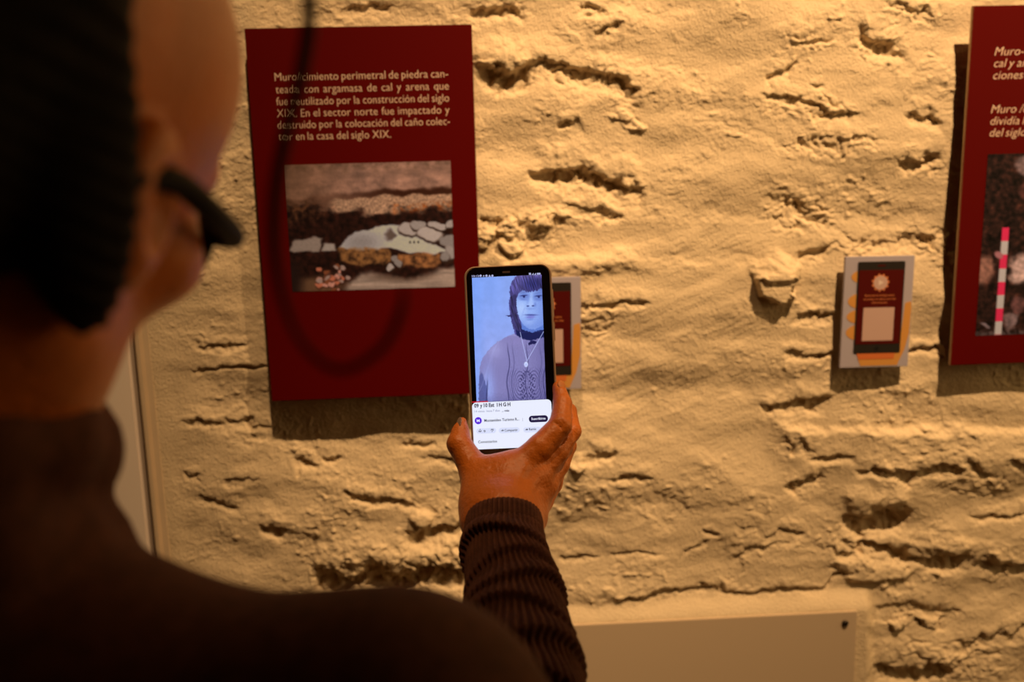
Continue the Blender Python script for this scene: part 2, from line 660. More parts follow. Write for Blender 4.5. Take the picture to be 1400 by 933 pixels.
    crev([(435, 790), (470, 794), (500, 788), (540, 797), (570, 792), (602, 790), (645, 792)], 14, 19, rag=0.6)
    crev([(514, 800), (560, 806)], 11, 14)
    crev([(250, 579), (310, 580), (372, 578)], 4, 5)
    crev([(270, 474), (342, 476)], 3, 5)
    crev([(268, 503), (364, 500)], 3, 5)
    crev([(255, 652), (275, 655)], 4, 5)
    crev([(300, 655), (350, 658)], 4, 4)
    crev([(280, 680), (330, 700)], 5, 4)
    bump(790, 632, 16, 12, 9)
    crev([(806, 628), (838, 621)], 6, 9)
    crev([(845, 652), (895, 652)], 4, 5)
    crev([(960, 728), (985, 728)], 3, 5)
    crev([(770, 763), (812, 768)], 3, 4)
    crev([(840, 757), (900, 757)], 3, 3)
    crev([(935, 757), (960, 740)], 3, 3)
    crev([(560, 606), (600, 610)], 4, 5)
    crev([(590, 630), (640, 634)], 4, 5)
    crev([(655, 20), (715, 16)], 8, 9)
    crev([(800, 16), (825, 18)], 5, 6)
    crev([(812, 42), (850, 40)], 6, 7)
    crev([(470, 8), (530, 14)], 6, 6)
    crev([(1110, 120), (1130, 118)], 4, 5)
    # long ledge, lit on top
    led = sstep(1040, 1090, u0) * sstep(0.0, 1.0, (wv - 578) / 16.0) * (1 - sstep(598, 670, v0))
    h += 9 * led
    led = sstep(840, 900, u0) * (1 - sstep(1030, 1080, u0)) * sstep(0, 1, (wv - 350) / 14) * (1 - sstep(365, 400, v0))
    h += 2 * led
    h += 7 * np.exp(-((wv - 360) / 14) ** 2) * sstep(650, 690, u0) * (1 - sstep(850, 910, u0))
    # plaster built out around the white panel
    ztop = 846 - 0.051 * (u0 - 960)
    ztop = ztop - 2 + 2.0 * fbm(u0 / 60, v0 / 60, 2, 99)
    blk = sstep(-30, -3, v0 - ztop + 0) * sstep(660, 690, u0) * (1 - sstep(1178, 1196, u0 + 3 * fbm(u0 / 30, v0 / 30, 2, 98)))
    calm = sstep(-34, -14, v0 - ztop) * sstep(660, 690, u0) * (1 - sstep(1176, 1200, u0))
    h = h * (1 - calm) + calm * (0.12 * h)
    h += 13 * blk
    # flat plaster edge beside the door
    edge = sstep(30, 6, (GX - X0) * 1000)
    h = h * (1 - edge) + edge * (1.0 + 0.25 * h)
    return h


Hh = relief(PU, PV) / 1000.0
ny, nx = GX.shape
vv = np.stack([GX, WY - Hh, GZ], -1).reshape(-1, 3)
ii = np.arange(ny * nx).reshape(ny, nx)
qq = np.stack([ii[:-1, :-1], ii[:-1, 1:], ii[1:, 1:], ii[1:, :-1]], -1).reshape(-1, 4)
struct(npmesh('wall_back', vv, qq, plaster, True))

# door, slit and jamb at the left
white_paint = mat('white_paint', (0.86, 0.76, 0.70), 0.45, var=0.02, scale=6)
slit = mat('dark_gap', (0.01, 0.008, 0.006), 0.9)
jm = MB()
jm.box((XGAP + 0.004, WY - 0.006, 0), (XGAP + 0.0125, WY + 0.05, 2.98), 0.002)
jm.box((XGAP + 0.0125, WY - 0.002, 0), (X0 + 0.0008, WY + 0.05, 2.98))
struct(jm.build('trim_1', mat('jamb_plaster', (0.66, 0.52, 0.37), 0.8, var=0.04, scale=20), smooth=False))
dm = MB()
dm.box((XGAP - 0.9, WY - 0.004, 0.01), (XGAP - 0.004, WY + 0.036, 2.2), 0.003)
dm.box((XGAP - 0.78, WY - 0.0065, 0.25), (XGAP - 0.052, WY, 2.0), 0.002)
struct(dm.build('door_1', white_paint))
struct(MB().box((XGAP - 2.0, WY + 0.06, 0), (X0, WY + 0.10, 2.98)).build('wall_recess', slit))
struct(MB().box((XGAP - 2.0, WY - 0.004, 0), (XGAP - 0.905, WY + 0.055, 2.98)).build('wall_beside_door', plaster))
struct(MB().box((XGAP - 0.905, WY - 0.004, 2.205), (XGAP - 0.0, WY + 0.055, 2.98)).build('wall_over_door', plaster))
struct(MB().box((-2.25, -2.4, -0.1), (2.1, WY + 0.1, 0)).build('floor', mat('dark_floor', (0.30, 0.2, 0.13), 0.6, var=0.15, scale=3)))
struct(MB().box((-2.25, -2.4, 2.98), (2.1, WY + 0.1, 3.08)).build('ceiling', dark_room))
struct(MB().box((-2.35, -2.4, 0), (-2.25, WY + 0.1, 2.98)).build('wall_left', dark_room))
struct(MB().box((2.1, -2.4, 0), (2.2, WY + 0.1, 2.98)).build('wall_right', dark_room))
struct(MB().box((-2.25, -2.5, 0), (2.1, -2.4, 2.98)).build('wall_front', dark_room))


# ================================================================== BOARDS
LT = np.array([1.0, 0.60, 0.27])             # tint of the spot light as it reads on white


def picture(name, x0, z0, x1, z1, y, nx, nz, fn, m, parent, th=0.0006):
    """printed or lit picture: a thin plate with a fine coloured front"""
    xs = np.linspace(x0, x1, nx); zs = np.linspace(z1, z0, nz)
    X, Z = np.meshgrid(xs, zs)
    u, v = np.meshgrid(np.linspace(0, 1, nx), np.linspace(0, 1, nz))
    col = fn(u, v)
    vt = np.stack([X, np.full_like(X, y), Z], -1).reshape(-1, 3)
    i = np.arange(nx * nz).reshape(nz, nx)
    q = np.stack([i[:-1, :-1], i[1:, :-1], i[1:, 1:], i[:-1, 1:]], -1).reshape(-1, 4)
    o = npmesh(name, vt, q, m, False, parent)
    a = o.data.color_attributes.new('picture', 'FLOAT_COLOR', 'POINT')
    rgba = np.ones((nx * nz, 4), dtype=np.float32)
    rgba[:, :3] = np.clip(col.reshape(-1, 3), 0, 4)
    a.data.foreach_set('color', rgba.ravel())
    return o


def lay(img, m, col):
    m = np.clip(m, 0, 1)[..., None]
    return img * (1 - m) + np.array(col, float) * m


def blob(u, v, cx, cy, rx, ry, ang=0, soft=0.15):
    a = math.radians(ang)
    x = (u - cx) * math.cos(a) + (v - cy) * math.sin(a)
    y = -(u - cx) * math.sin(a) + (v - cy) * math.cos(a)
    return 1 - sstep(1 - soft, 1 + soft, np.sqrt((x / rx) ** 2 + (y / ry) ** 2))


def polym(u, v, pts, soft=0.012):
    """soft polygon mask"""
    ins = np.zeros(u.shape, bool); dmin = np.full(u.shape, 9.0)
    n = len(pts)
    for i in range(n):
        x1, y1 = pts[i]; x2, y2 = pts[(i + 1) % n]
        c = ((y1 > v) != (y2 > v)) & (u < (x2 - x1) * (v - y1) / ((y2 - y1) if abs(y2 - y1) > 1e-9 else 1e-9) + x1)
        ins ^= c
        ex, ey = x2 - x1, y2 - y1
        t = np.clip(((u - x1) * ex + (v - y1) * ey) / max(ex * ex + ey * ey, 1e-12), 0, 1)
        dmin = np.minimum(dmin, np.hypot(u - x1 - t * ex, v - y1 - t * ey))
    sd = np.where(ins, dmin, -dmin)
    return sstep(-soft, soft, sd)


def dig_photo(u, v):
    """the excavation photograph printed on the left board"""
    X = u * 1.3
    n1 = fbm(X * 6, v * 14, 4, 101); n2 = fbm(X * 22, v * 22, 4, 105); n3 = fbm(X * 55, v * 55, 3, 109)
    wv = v + 0.02 * fbm(X * 7, v * 7, 3, 113)
    wu = u + 0.015 * fbm(X * 9, v * 9, 3, 117)
    c = lambda r, g, b: np.array([r, g, b]) / 255
    im = np.zeros(u.shape + (3,)) + c(138, 92, 68)
    im = im * (1 + 0.22 * n1 + 0.10 * n2)[..., None]
    im = lay(im, sstep(0.15, 0.0, v) * (0.4 + 0.8 * n2) * 0.7, c(78, 52, 34))
    im = lay(im, sstep(0.5, 0.0, u) * 0.45, c(88, 52, 26))
    top = 0.245 - 0.02 * u + 0.035 * sstep(0.5, 0.0, u)
    im = lay(im, sstep(top - 0.035, top, wv) * (0.3 + 0.7 * sstep(0.2, 0.7, u)), c(52, 22, 10))
    led = sstep(top + 0.02, top + 0.04, wv) * sstep(0.22, 0.32, u)
    im = lay(im, led, c(152, 106, 74) * 1.0)
    im = im * (1 + led * 0.25 * n3)[..., None]
    im = lay(im, sstep(0.3, 0.34, wv) * sstep(0.6, 0.7, u) * (0.3 + n2), c(130, 58, 18))
    dk = 0.385 - 0.02 * sstep(.5, 1, u) + 0.03 * n1 - 0.05 * sstep(0.35, 0.1, u)
    im = lay(im, sstep(dk - 0.03, dk + 0.03, wv), c(34, 14, 8))
    im = lay(im, sstep(0.25, 0.3, wv) * sstep(0.3, 0.1, u) * sstep(0.5, 0.36, v) * (0.5 + n2), c(62, 34, 18))
    im = im * (1 + 0.5 * n2 * sstep(dk - .05, dk, wv))[..., None]
    # plastered slab course
    slab = polym(wu, wv, [(0.30, 0.66), (0.36, 0.58), (0.44, 0.52), (0.62, 0.50), (0.68, 0.50), (0.72, 0.56), (0.86, 0.60), (0.95, 0.72), (0.86, 0.74), (0.72, 0.71), (0.60, 0.67), (0.45, 0.69)], .008)
    im = lay(im, slab, c(168, 148, 134))
    im = lay(im, slab * blob(u, v, 0.44, 0.62, 0.10, 0.07, 0, 0.9) * 0.6, c(112, 92, 80))
    im = lay(im, polym(wu, wv, [(0.0, 0.67), (0.04, 0.58), (0.20, 0.58), (0.18, 0.68)], .01), c(136, 108, 88))
    im = lay(im, polym(wu, wv, [(0.195, 0.68), (0.21, 0.615), (0.27, 0.615), (0.28, 0.68)], .01), c(150, 124, 104))
    im = lay(im, polym(wu, wv, [(0.28, 0.66), (0.60, 0.67), (0.63, 0.80), (0.42, 0.81), (0.32, 0.76)], .012) * (0.75 + 0.5 * n2), c(134, 82, 40))
    im = lay(im, polym(wu, wv, [(0.66, 0.72), (0.90, 0.73), (0.93, 0.80), (0.88, 0.84), (0.66, 0.83)], .012) * (0.75 + 0.5 * n2), c(150, 88, 44))
    im = lay(im, polym(wu, wv, [(0.62, 0.52), (0.66, 0.57), (0.60, 0.62), (0.585, 0.57)], .01) * 0.8, c(70, 46, 32))
    for cx, cy, rx, ry, b in ((0.73, 0.53, .055, .045, 1), (0.79, 0.50, .04, .03, .9), (0.86, 0.57, .085, .05, 1.05), (0.91, 0.50, .07, .03, 1), (0.985, 0.49, .03, .035, .95),
                              (0.97, 0.63, .05, .05, .8), (0.98, 0.72, .04, .06, .9), (0.64, 0.77, .025, .03, .8), (0.61, 0.83, .02, .02, 1), (0.66, 0.80, .02, .03, .8), (0.94, 0.76, .03, .04, .8)):
        k = blob(wu, wv, cx, cy + .012, rx * 1.1, ry * 1.15, 8, .12)
        im = lay(im, k * 0.9, c(44, 24, 14))
        im = lay(im, blob(wu, wv, cx, cy, rx, ry, 8, .15), c(156, 130, 112) * b)
    for k in range(3):
        im = lay(im, blob(u, v, 0.735 + 0.025 * k, 0.632, .006, .010, 0, .3), c(30, 22, 18))
    # floor of the trench
    fl = polym(wu, wv, [(0.30, 1.05), (0.36, 0.92), (0.42, 0.87), (0.60, 0.89), (0.72, 0.93), (0.90, 0.86), (1.05, 0.83), (1.05, 1.05)], .03)
    im = lay(im, fl, c(150, 116, 92) * 1.0)
    im = im * (1 + fl * 0.15 * fbm(X * 4, v * 40, 3, 131))[..., None]
    im = lay(im, fl * blob(u, v, 0.68, 0.9, .16, .04, 0, .8) * .7, c(60, 36, 22))
    rng = np.random.default_rng(4)
    im = lay(im, blob(wu, wv, 0.17, 0.97, .15, .09, -10, .4), c(96, 60, 36))
    for k in range(34):
        a, b_ = rng.normal(0.25, 0.045), rng.normal(0.90, 0.042)
        cc = [c(176, 92, 60), c(188, 118, 92), c(150, 112, 92), c(120, 60, 32)][k % 4]
        im = lay(im, blob(wu, wv, a + .004, b_ + .008, .022, .022, k * 31, .2) * .7, c(60, 28, 16))
        im = lay(im, blob(wu, wv, a, b_, rng.uniform(.012, .024), rng.uniform(.012, .02), k * 31, .2), cc)
    im = lay(im, sstep(0.11, 0.0, u) * sstep(.7, .85, v), c(34, 18, 12))
    im = np.clip(im * (1 + 0.05 * n3)[..., None], 0.02, 1)
    return np.clip(to_lin(im) / (LT * PRINT), 0, 0.9)


def pole_photo(u, v):
    """dark trench photograph with a red and white ranging pole, on the right board (u beyond 0.35 lies outside the view)"""
    X = u
    n1 = fbm(X * 9, v * 12, 4, 201); n2 = fbm(X * 30, v * 38, 3, 205)
    wu = u + 0.02 * n1; wv = v + 0.02 * fbm(X * 8 + 5, v * 10, 3, 207)
    c = lambda r, g, b: np.array([r, g, b]) / 255
    im = np.zeros(u.shape + (3,)) + c(34, 16, 10)
    im = im * (1 + 0.5 * n1 + 0.5 * n2)[..., None]
    for cx, cy, rx, ry, cc in ((0.02, 0.64, .075, .075, c(130, 78, 56)), (0.27, 0.63, .075, .085, c(172, 124, 100)), (0.25, 0.07, .06, .05, c(110, 76, 62)),
                               (0.27, 0.20, .05, .05, c(74, 36, 26)), (0.23, 0.92, .04, .05, c(110, 78, 66)), (0.5, 0.4, .14, .1, c(120, 84, 66)),
                               (0.7, 0.7, .16, .12, c(104, 70, 52)), (0.85, 0.3, .12, .08, c(90, 58, 44)), (0.06, 0.94, .03, .012, c(120, 90, 80)), (0.27, 0.83, .05, .05, c(90, 50, 40))):
        im = lay(im, blob(wu, wv, cx, cy, rx, ry, 20, .3), cc * 1.0)
    im = im * (1 + 0.25 * n2)[..., None]
    im = lay(im, sstep(.97, 1, v + .03 * n2) * .4, c(120, 100, 90))
    # ranging pole
    pc = 0.148 + 0.02 * 0
    m = sstep(.0255, .0215, np.abs(u - pc)) * sstep(.398, .402, v)
    band = np.floor((v - 0.40) / 0.075)
    cols = np.where((band % 2 == 0)[..., None], c(196, 34, 56), c(168, 140, 118))
    im = im * (1 - m[..., None]) + cols * m[..., None]
    im = lay(im, blob(u, v, 0.115, 0.55, .03, .018, 25, .3), c(150, 84, 74))
    return np.clip(to_lin(np.clip(im, 0.01, 1)) / (LT * PRINT), 0, 0.9)


PRINT = 0.75
board_red = mat('board_red', (0.095, 0.0012, 0.0010), 0.45, var=0.03, scale=3, spec=0.12)
board_edge = mat('board_edge', (0.55, 0.40, 0.26), 0.6)
ink = mat('pale_ink', (0.80, 0.62, 0.52), 0.6)
print_mat = mat('photo_print', (0.5, 0.4, 0.3), 0.4, attr='base', spec=0.25)


def board_body(root, x0, z0, x1, z1):
    """sheet with its red face, pale core edge and four spacers against the wall"""
    o = MB().box((x0, BY, z0), (x1, BY + 0.006, z1), 0.0006).build('panel', board_red, root)
    o.data.materials.append(board_edge)
    for p in o.data.polygons:
        if abs(p.normal.y) < 0.5:
            p.material_index = 1
    for sx in (x0 + 0.035, x1 - 0.035):
        for sz in (z0 + 0.06, z1 - 0.05):
            MB().tube([(sx, BY + 0.006, sz), (sx, WY + 0.012, sz)], 0.008, 16).build('spacer', board_edge, root)
    return o


def make_child_local(root):
    """children were authored in world space: keep them there under a moved root"""
    bpy.context.view_layer.update()
    inv = root.matrix_world.inverted()
    for ch in root.children:
        ch.matrix_parent_inverse = inv


# --- left board
bx0, bz1, _ = (float(onwall(334, 40, BY)[0]), float(onwall(334, 39, BY)[2]), 0)
bx1 = float(onwall(645, 36, BY)[0]); bz0 = float(onwall(372, 549, BY)[2])
lb = empty('information_board', ((bx0 + bx1) / 2, BY, bz0))
tag(lb, 'large dark red board with six lines of text above an excavation photo', 'sign', 'red museum boards on the plaster wall')
board_body(lb, bx0, bz0, bx1, bz1)
a_ = onwall(388, 227, BY); b_ = onwall(622, 392, BY); c_ = onwall(616, 220, BY)
picture('photo_print', float(a_[0]), float(b_[2]), float(b_[0]), float(c_[2]), BY - 0.0004, 250, 190, dig_photo, print_mat, lb)
tm = MB()
lines = ['Muro/cimiento perimetral de piedra can-', 'teada con argamasa de cal y arena que', 'fue reutilizado por la construcción del siglo',
         'XIX. En el sector norte fue impactado y', 'destruido por la colocación del caño colec-', 'tor en la casa del siglo XIX.']
lft = [(376, 111.5), (377.3, 128.2), (378.3, 144.6), (379.2, 160.6), (380.2, 176.4), (381.8, 192)]
rgt = [(612.5, 105), (613.6, 122), (614, 138.5), (614.6, 154.8), (615, 170.5), (534.8, 188.5)]
for t, l, r in zip(lines, lft, rgt):
    A = onwall(*l, BY); B = onwall(*r, BY)
    text_line(tm, t, float(A[0]), float((A[2] + B[2]) / 2), 0.0136, float(B[0] - A[0]), bold=-0.008, z=BY - 0.0003, ax='xz', justify=0.93)
tm.build('lettering', ink, lb)
make_child_local(lb)

# --- right board, cut by the edge of the view
rx0 = float(onwall(1331, 8, BY)[0]); rz1 = float(onwall(1331, 8, BY)[2]); rz0 = float(onwall(1299, 500, BY)[2])
rx1 = rx0 + (bx1 - bx0)
rb = empty('information_board', ((rx0 + rx1) / 2, BY, rz0))
tag(rb, 'large dark red board with a red and white ranging pole in its photo', 'sign', 'red museum boards on the plaster wall')
board_body(rb, rx0, rz0, rx1, rz1)
a_ = onwall(1350, 211, BY); b_ = onwall(1334, 459, BY)
picture('photo_print', float(a_[0] + b_[0]) / 2, float(b_[2]), float(a_[0] + b_[0]) / 2 + 0.205, float(a_[2]), BY - 0.0004, 210, 230, pole_photo, print_mat, rb)
tm = MB()
for t, x, y in (('Muro-cimiento', 1359.5, 76), ('cal y arena', 1358, 92), ('ciones', 1357, 108.5), ('Muro /cimiento', 1354.5, 155), ('dividía las', 1353, 171), ('del siglo XIX', 1352, 187)):
    A = onwall(x, y, BY)
    text_line(tm, t, float(A[0]), float(A[2]), 0.0150, None, bold=-0.008, z=BY - 0.0003, ax='xz', slant=0.22)
    if t == 'ciones':
        tm.build('lettering', ink, rb)
        tm = MB()
tm.build('lettering', ink, rb)
make_child_local(rb)

# --- the two small cards with a drawn hand holding a phone
card_white = mat('card_white', (0.42, 0.39, 0.50), 0.55, spec=0.2)
card_black = mat('card_black', (0.020, 0.016, 0.014), 0.5, spec=0.3)
card_red = mat('card_red', (0.075, 0.003, 0.002), 0.5, spec=0.2)
card_skin = mat('card_orange', (0.62, 0.30, 0.075), 0.55, spec=0.2)
card_skin_dark = mat('card_deep_orange', (0.62, 0.17, 0.05), 0.55, spec=0.2)
card_ink = mat('card_orange_ink', (0.62, 0.20, 0.07), 0.55)
card_pale = mat('card_pale', (0.55, 0.38, 0.36), 0.55, spec=0.2)


def make_card(cx, cz, label, tilt):
    """6.2 cm phone drawing on a 9 x 14.6 cm card; local x right, z up, front at y = 0"""
    W, H = 0.0922, 0.1477
    o = empty('phone_guide_card', (cx, CY, cz), (0, tilt, 0))
    tag(o, label, 'sign', 'small instruction cards beside the boards')
    X = lambda p: (p - 0.5) * W
    Z = lambda q: (0.5 - q) * H
    MB().box((-W / 2, 0, -H / 2), (W / 2, 0.005, H / 2), 0.0005).build('card', card_white, o)
    for sx in (-0.03, 0.03):
        MB().tube([(sx, 0.005, 0), (sx, WY - CY + 0.014, 0)], 0.007, 14).build('spacer', board_edge, o)

    def flat(name, pts, y, m):
        MB().poly([(X(a), Z(b)) for a, b in pts], 0.0, -y, 'xz').build(name, m, o)
    # palm and fingers
    flat('drawn_palm', [(0.90, 0.42), (0.985, 0.405), (0.995, 0.46), (0.985, 0.70), (0.93, 0.85), (0.86, 0.95), (0.84, 0.985), (0.30, 0.985), (0.26, 0.93), (0.235, 0.88), (0.85, 0.86)][::-1], 0.0003, card_skin)
    flat('drawn_palm_crease', [(0.225, 0.865), (0.80, 0.855), (0.78, 0.925), (0.27, 0.925)], 0.0006, card_skin_dark)
    for k, (q0, q1, l) in enumerate(((0.12, 0.235, 0.10), (0.325, 0.465, 0.065), (0.47, 0.60, 0.06), (0.605, 0.75, 0.06))):
        pts = []
        for i in range(15):
            t = i / 14
            pts.append((0.235 - (0.235 - l) * math.sin(math.pi * t) ** 0.55, q0 + (q1 - q0) * t))
        flat('drawn_finger', pts, 0.0003, card_skin)
    # handset
    s = [(X(a), Z(b)) for a, b in ((0.185, 0.045), (0.185, 0.87), (0.865, 0.87), (0.865, 0.045))]
    MB().poly(rrect(s[0][0], s[1][1], s[2][0], s[0][1], 0.002, 4), 0.0, -0.0008, 'xz').build('drawn_handset', card_black, o)
    flat('drawn_screen', [(0.205, 0.12), (0.205, 0.785), (0.85, 0.785), (0.85, 0.12)], 0.0011, card_red)
    flat('drawn_speaker', [(0.47, 0.075), (0.47, 0.088), (0.58, 0.088), (0.58, 0.075)], 0.0010, card_red)
    MB().poly(circ(X(0.52), Z(0.825), 0.0030), 0.0, -0.0011, 'xz').build('drawn_button', mat('card_button', (0.006, 0.005, 0.005), .5), o)
    # sun badge with a play mark
    g = []
    for i in range(44):
        r = 0.0118 if (i // 2) % 2 == 0 else 0.0098
        a = 2 * math.pi * i / 44
        g.append((X(0.52) + r * math.cos(a), Z(0.232) + r * math.sin(a)))
    MB().poly(g, 0.0, -0.0013, 'xz').build('sun_badge', card_ink, o)
    MB().poly(circ(X(0.52), Z(0.232), 0.0092, 36), 0.0, -0.0015, 'xz').build('badge_disc', card_pale, o)
    MB().poly([(X(0.52) - 0.0026, Z(0.232) - 0.0038), (X(0.52) + 0.0042, Z(0.232)), (X(0.52) - 0.0026, Z(0.232) + 0.0038)], 0.0, -0.0017, 'xz').build('play_mark', mat('card_bright', (0.75, 0.62, 0.6), .5), o)
    tm = MB()
    for t, a, b, q in (('Escaneá el código para', 0.305, 0.73, 0.353), ('escuchar el video con más', 0.285, 0.755, 0.386), ('información', 0.41, 0.63, 0.418)):
        text_line(tm, t, X(a), Z(q), 0.0036, X(b) - X(a), bold=0.01, z=-0.0013, ax='xz')
    tm.build('lettering', card_ink, o)
    flat('blank_square', [(0.295, 0.455), (0.295, 0.755), (0.745, 0.755), (0.745, 0.455)], 0.0013, card_pale)
    return o


def mid(pts):
    q = [onwall(*p, CY) for p in pts]
    return float(np.mean([a[0] for a in q])), float(np.mean([a[2] for a in q]))


cx, cz = mid([(1155, 352), (1249, 350), (1148, 505), (1244, 499)])
make_card(cx, cz, 'small white card in full view, alone on the bare plaster right of the phone', math.radians(0.6))
q = onwall(793.5, 377, CY); q2 = onwall(795, 533, CY)
make_card(float(q[0] + q2[0]) / 2 - 0.0461, float(q[2] + q2[2]) / 2, 'small white card half hidden behind the raised phone', math.radians(0.3))

# --- white panel screwed to the wall low on the right
pz = onwall(1172, 836, WY - 0.016); pzl = onwall(778, 856, WY - 0.016)
px0 = float(onwall(705, 858, WY - 0.016)[0]); px1 = float(pz[0]); pz1 = float(pz[2] + pzl[2]) / 2
wp = empty('wall_panel', ((px0 + px1) / 2, WY - 0.013, pz1 - 0.25))
tag(wp, 'plain white panel screwed into a plaster surround at the foot of the wall', 'panel')
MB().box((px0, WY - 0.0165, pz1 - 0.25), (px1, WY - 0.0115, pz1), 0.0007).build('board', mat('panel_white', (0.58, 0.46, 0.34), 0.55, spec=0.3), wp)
steel = mat('dark_steel', (0.05, 0.04, 0.035), 0.35, metal=0.8)
for sx, dz in ((float(onwall(1155, 855, WY - 0.016)[0]), 0.0165), (px0 + 0.02, 0.0165), (px0 + 0.02, 0.232), (px1 - 0.016, 0.232)):
    z = pz1 - dz
    s = MB()
    s.tube([(sx, WY - 0.013, z), (sx, WY - 0.0182, z), (sx, WY - 0.0196, z)], [0.0046, 0.0046, 0.0030], 20)
    s.box((sx - 0.0032, WY - 0.0198, z - 0.0005), (sx + 0.0032, WY - 0.0192, z + 0.0005))
    s.build('screw', steel, wp)
make_child_local(wp)

# ================================================================== PHONE
UN = 0.858 / 1361.0 / 3.11                   # one step of the phone's own drawing units, in metres
org = P(560 + 230 / 3.11, 340 + 79 / 3.11, 0.858)
pr = R_ + 0.045 * U_; pr /= np.linalg.norm(pr)
pn = -F_
pu = np.cross(pn, pr)
ph = empty('smartphone', (0, 0, 0))
tag(ph, 'smartphone in a clear brownish case, raised in the hand and playing an interview video', 'phone')
o_base = org + pr * 186 * UN - pu * 808 * UN
ph.matrix_world = Matrix(((pr[0], pu[0], pn[0], o_base[0]), (pr[1], pu[1], pn[1], o_base[1]), (pr[2], pu[2], pn[2], o_base[2]), (0, 0, 0, 1)))
sx_ = lambda u: (u - 186) * UN
sy_ = lambda v: (808 - v) * UN

case_m = mat('clear_case', (0.32, 0.21, 0.15), 0.25, spec=0.6)
black_glass = mat('black_glass', (0.004, 0.003, 0.004), 0.12, spec=0.5)
outer = rrect(sx_(0), sy_(808), sx_(372), sy_(0), 46 * UN, 10)
inner = rrect(sx_(9), sy_(800), sx_(363), sy_(8), 40 * UN, 10)
cm = MB()
n = len(outer)
prof = [(outer, -0.0095), (outer, -0.0010), ([(a * .5 + c * .5, b * .5 + d * .5) for (a, b), (c, d) in zip(outer, inner)], 0.0006), (inner, 0.0002), (inner, -0.002)]
rings = [[(a, b, z) for a, b in pts] for pts, z in prof]
vv_ = [p for r in rings for p in r]; ff_ = []
for i in range(len(rings) - 1):
    for k in range(n):
        l = (k + 1) % n
        ff_.append((i * n + k, i * n + l, (i + 1) * n + l, (i + 1) * n + k))
ff_.append(tuple(range(n - 1, -1, -1)))
cm.add(vv_, ff_)
cm.build('case', case_m, ph)
MB().poly(rrect(sx_(9.5), sy_(799.5), sx_(362.5), sy_(8.5), 39 * UN, 10), -0.0085, 0.0, 'xy').build('handset', black_glass, ph)
MB().box((sx_(372) - 0.0004, sy_(330), -0.007), (sx_(372) + 0.0009, sy_(250), -0.003), 0.0003).build('power_button', case_m, ph)
MB().box((sx_(372) - 0.0004, sy_(230), -0.007), (sx_(372) + 0.0009, sy_(110), -0.003), 0.0003).build('volume_button', case_m, ph)
MB().poly(rrect(sx_(163), sy_(33), sx_(196), sy_(25), 3 * UN, 3), -0.0001, 0.00006).build('speaker_slot', mat('slot_grey', (0.08, 0.05, 0.045), 0.4), ph)


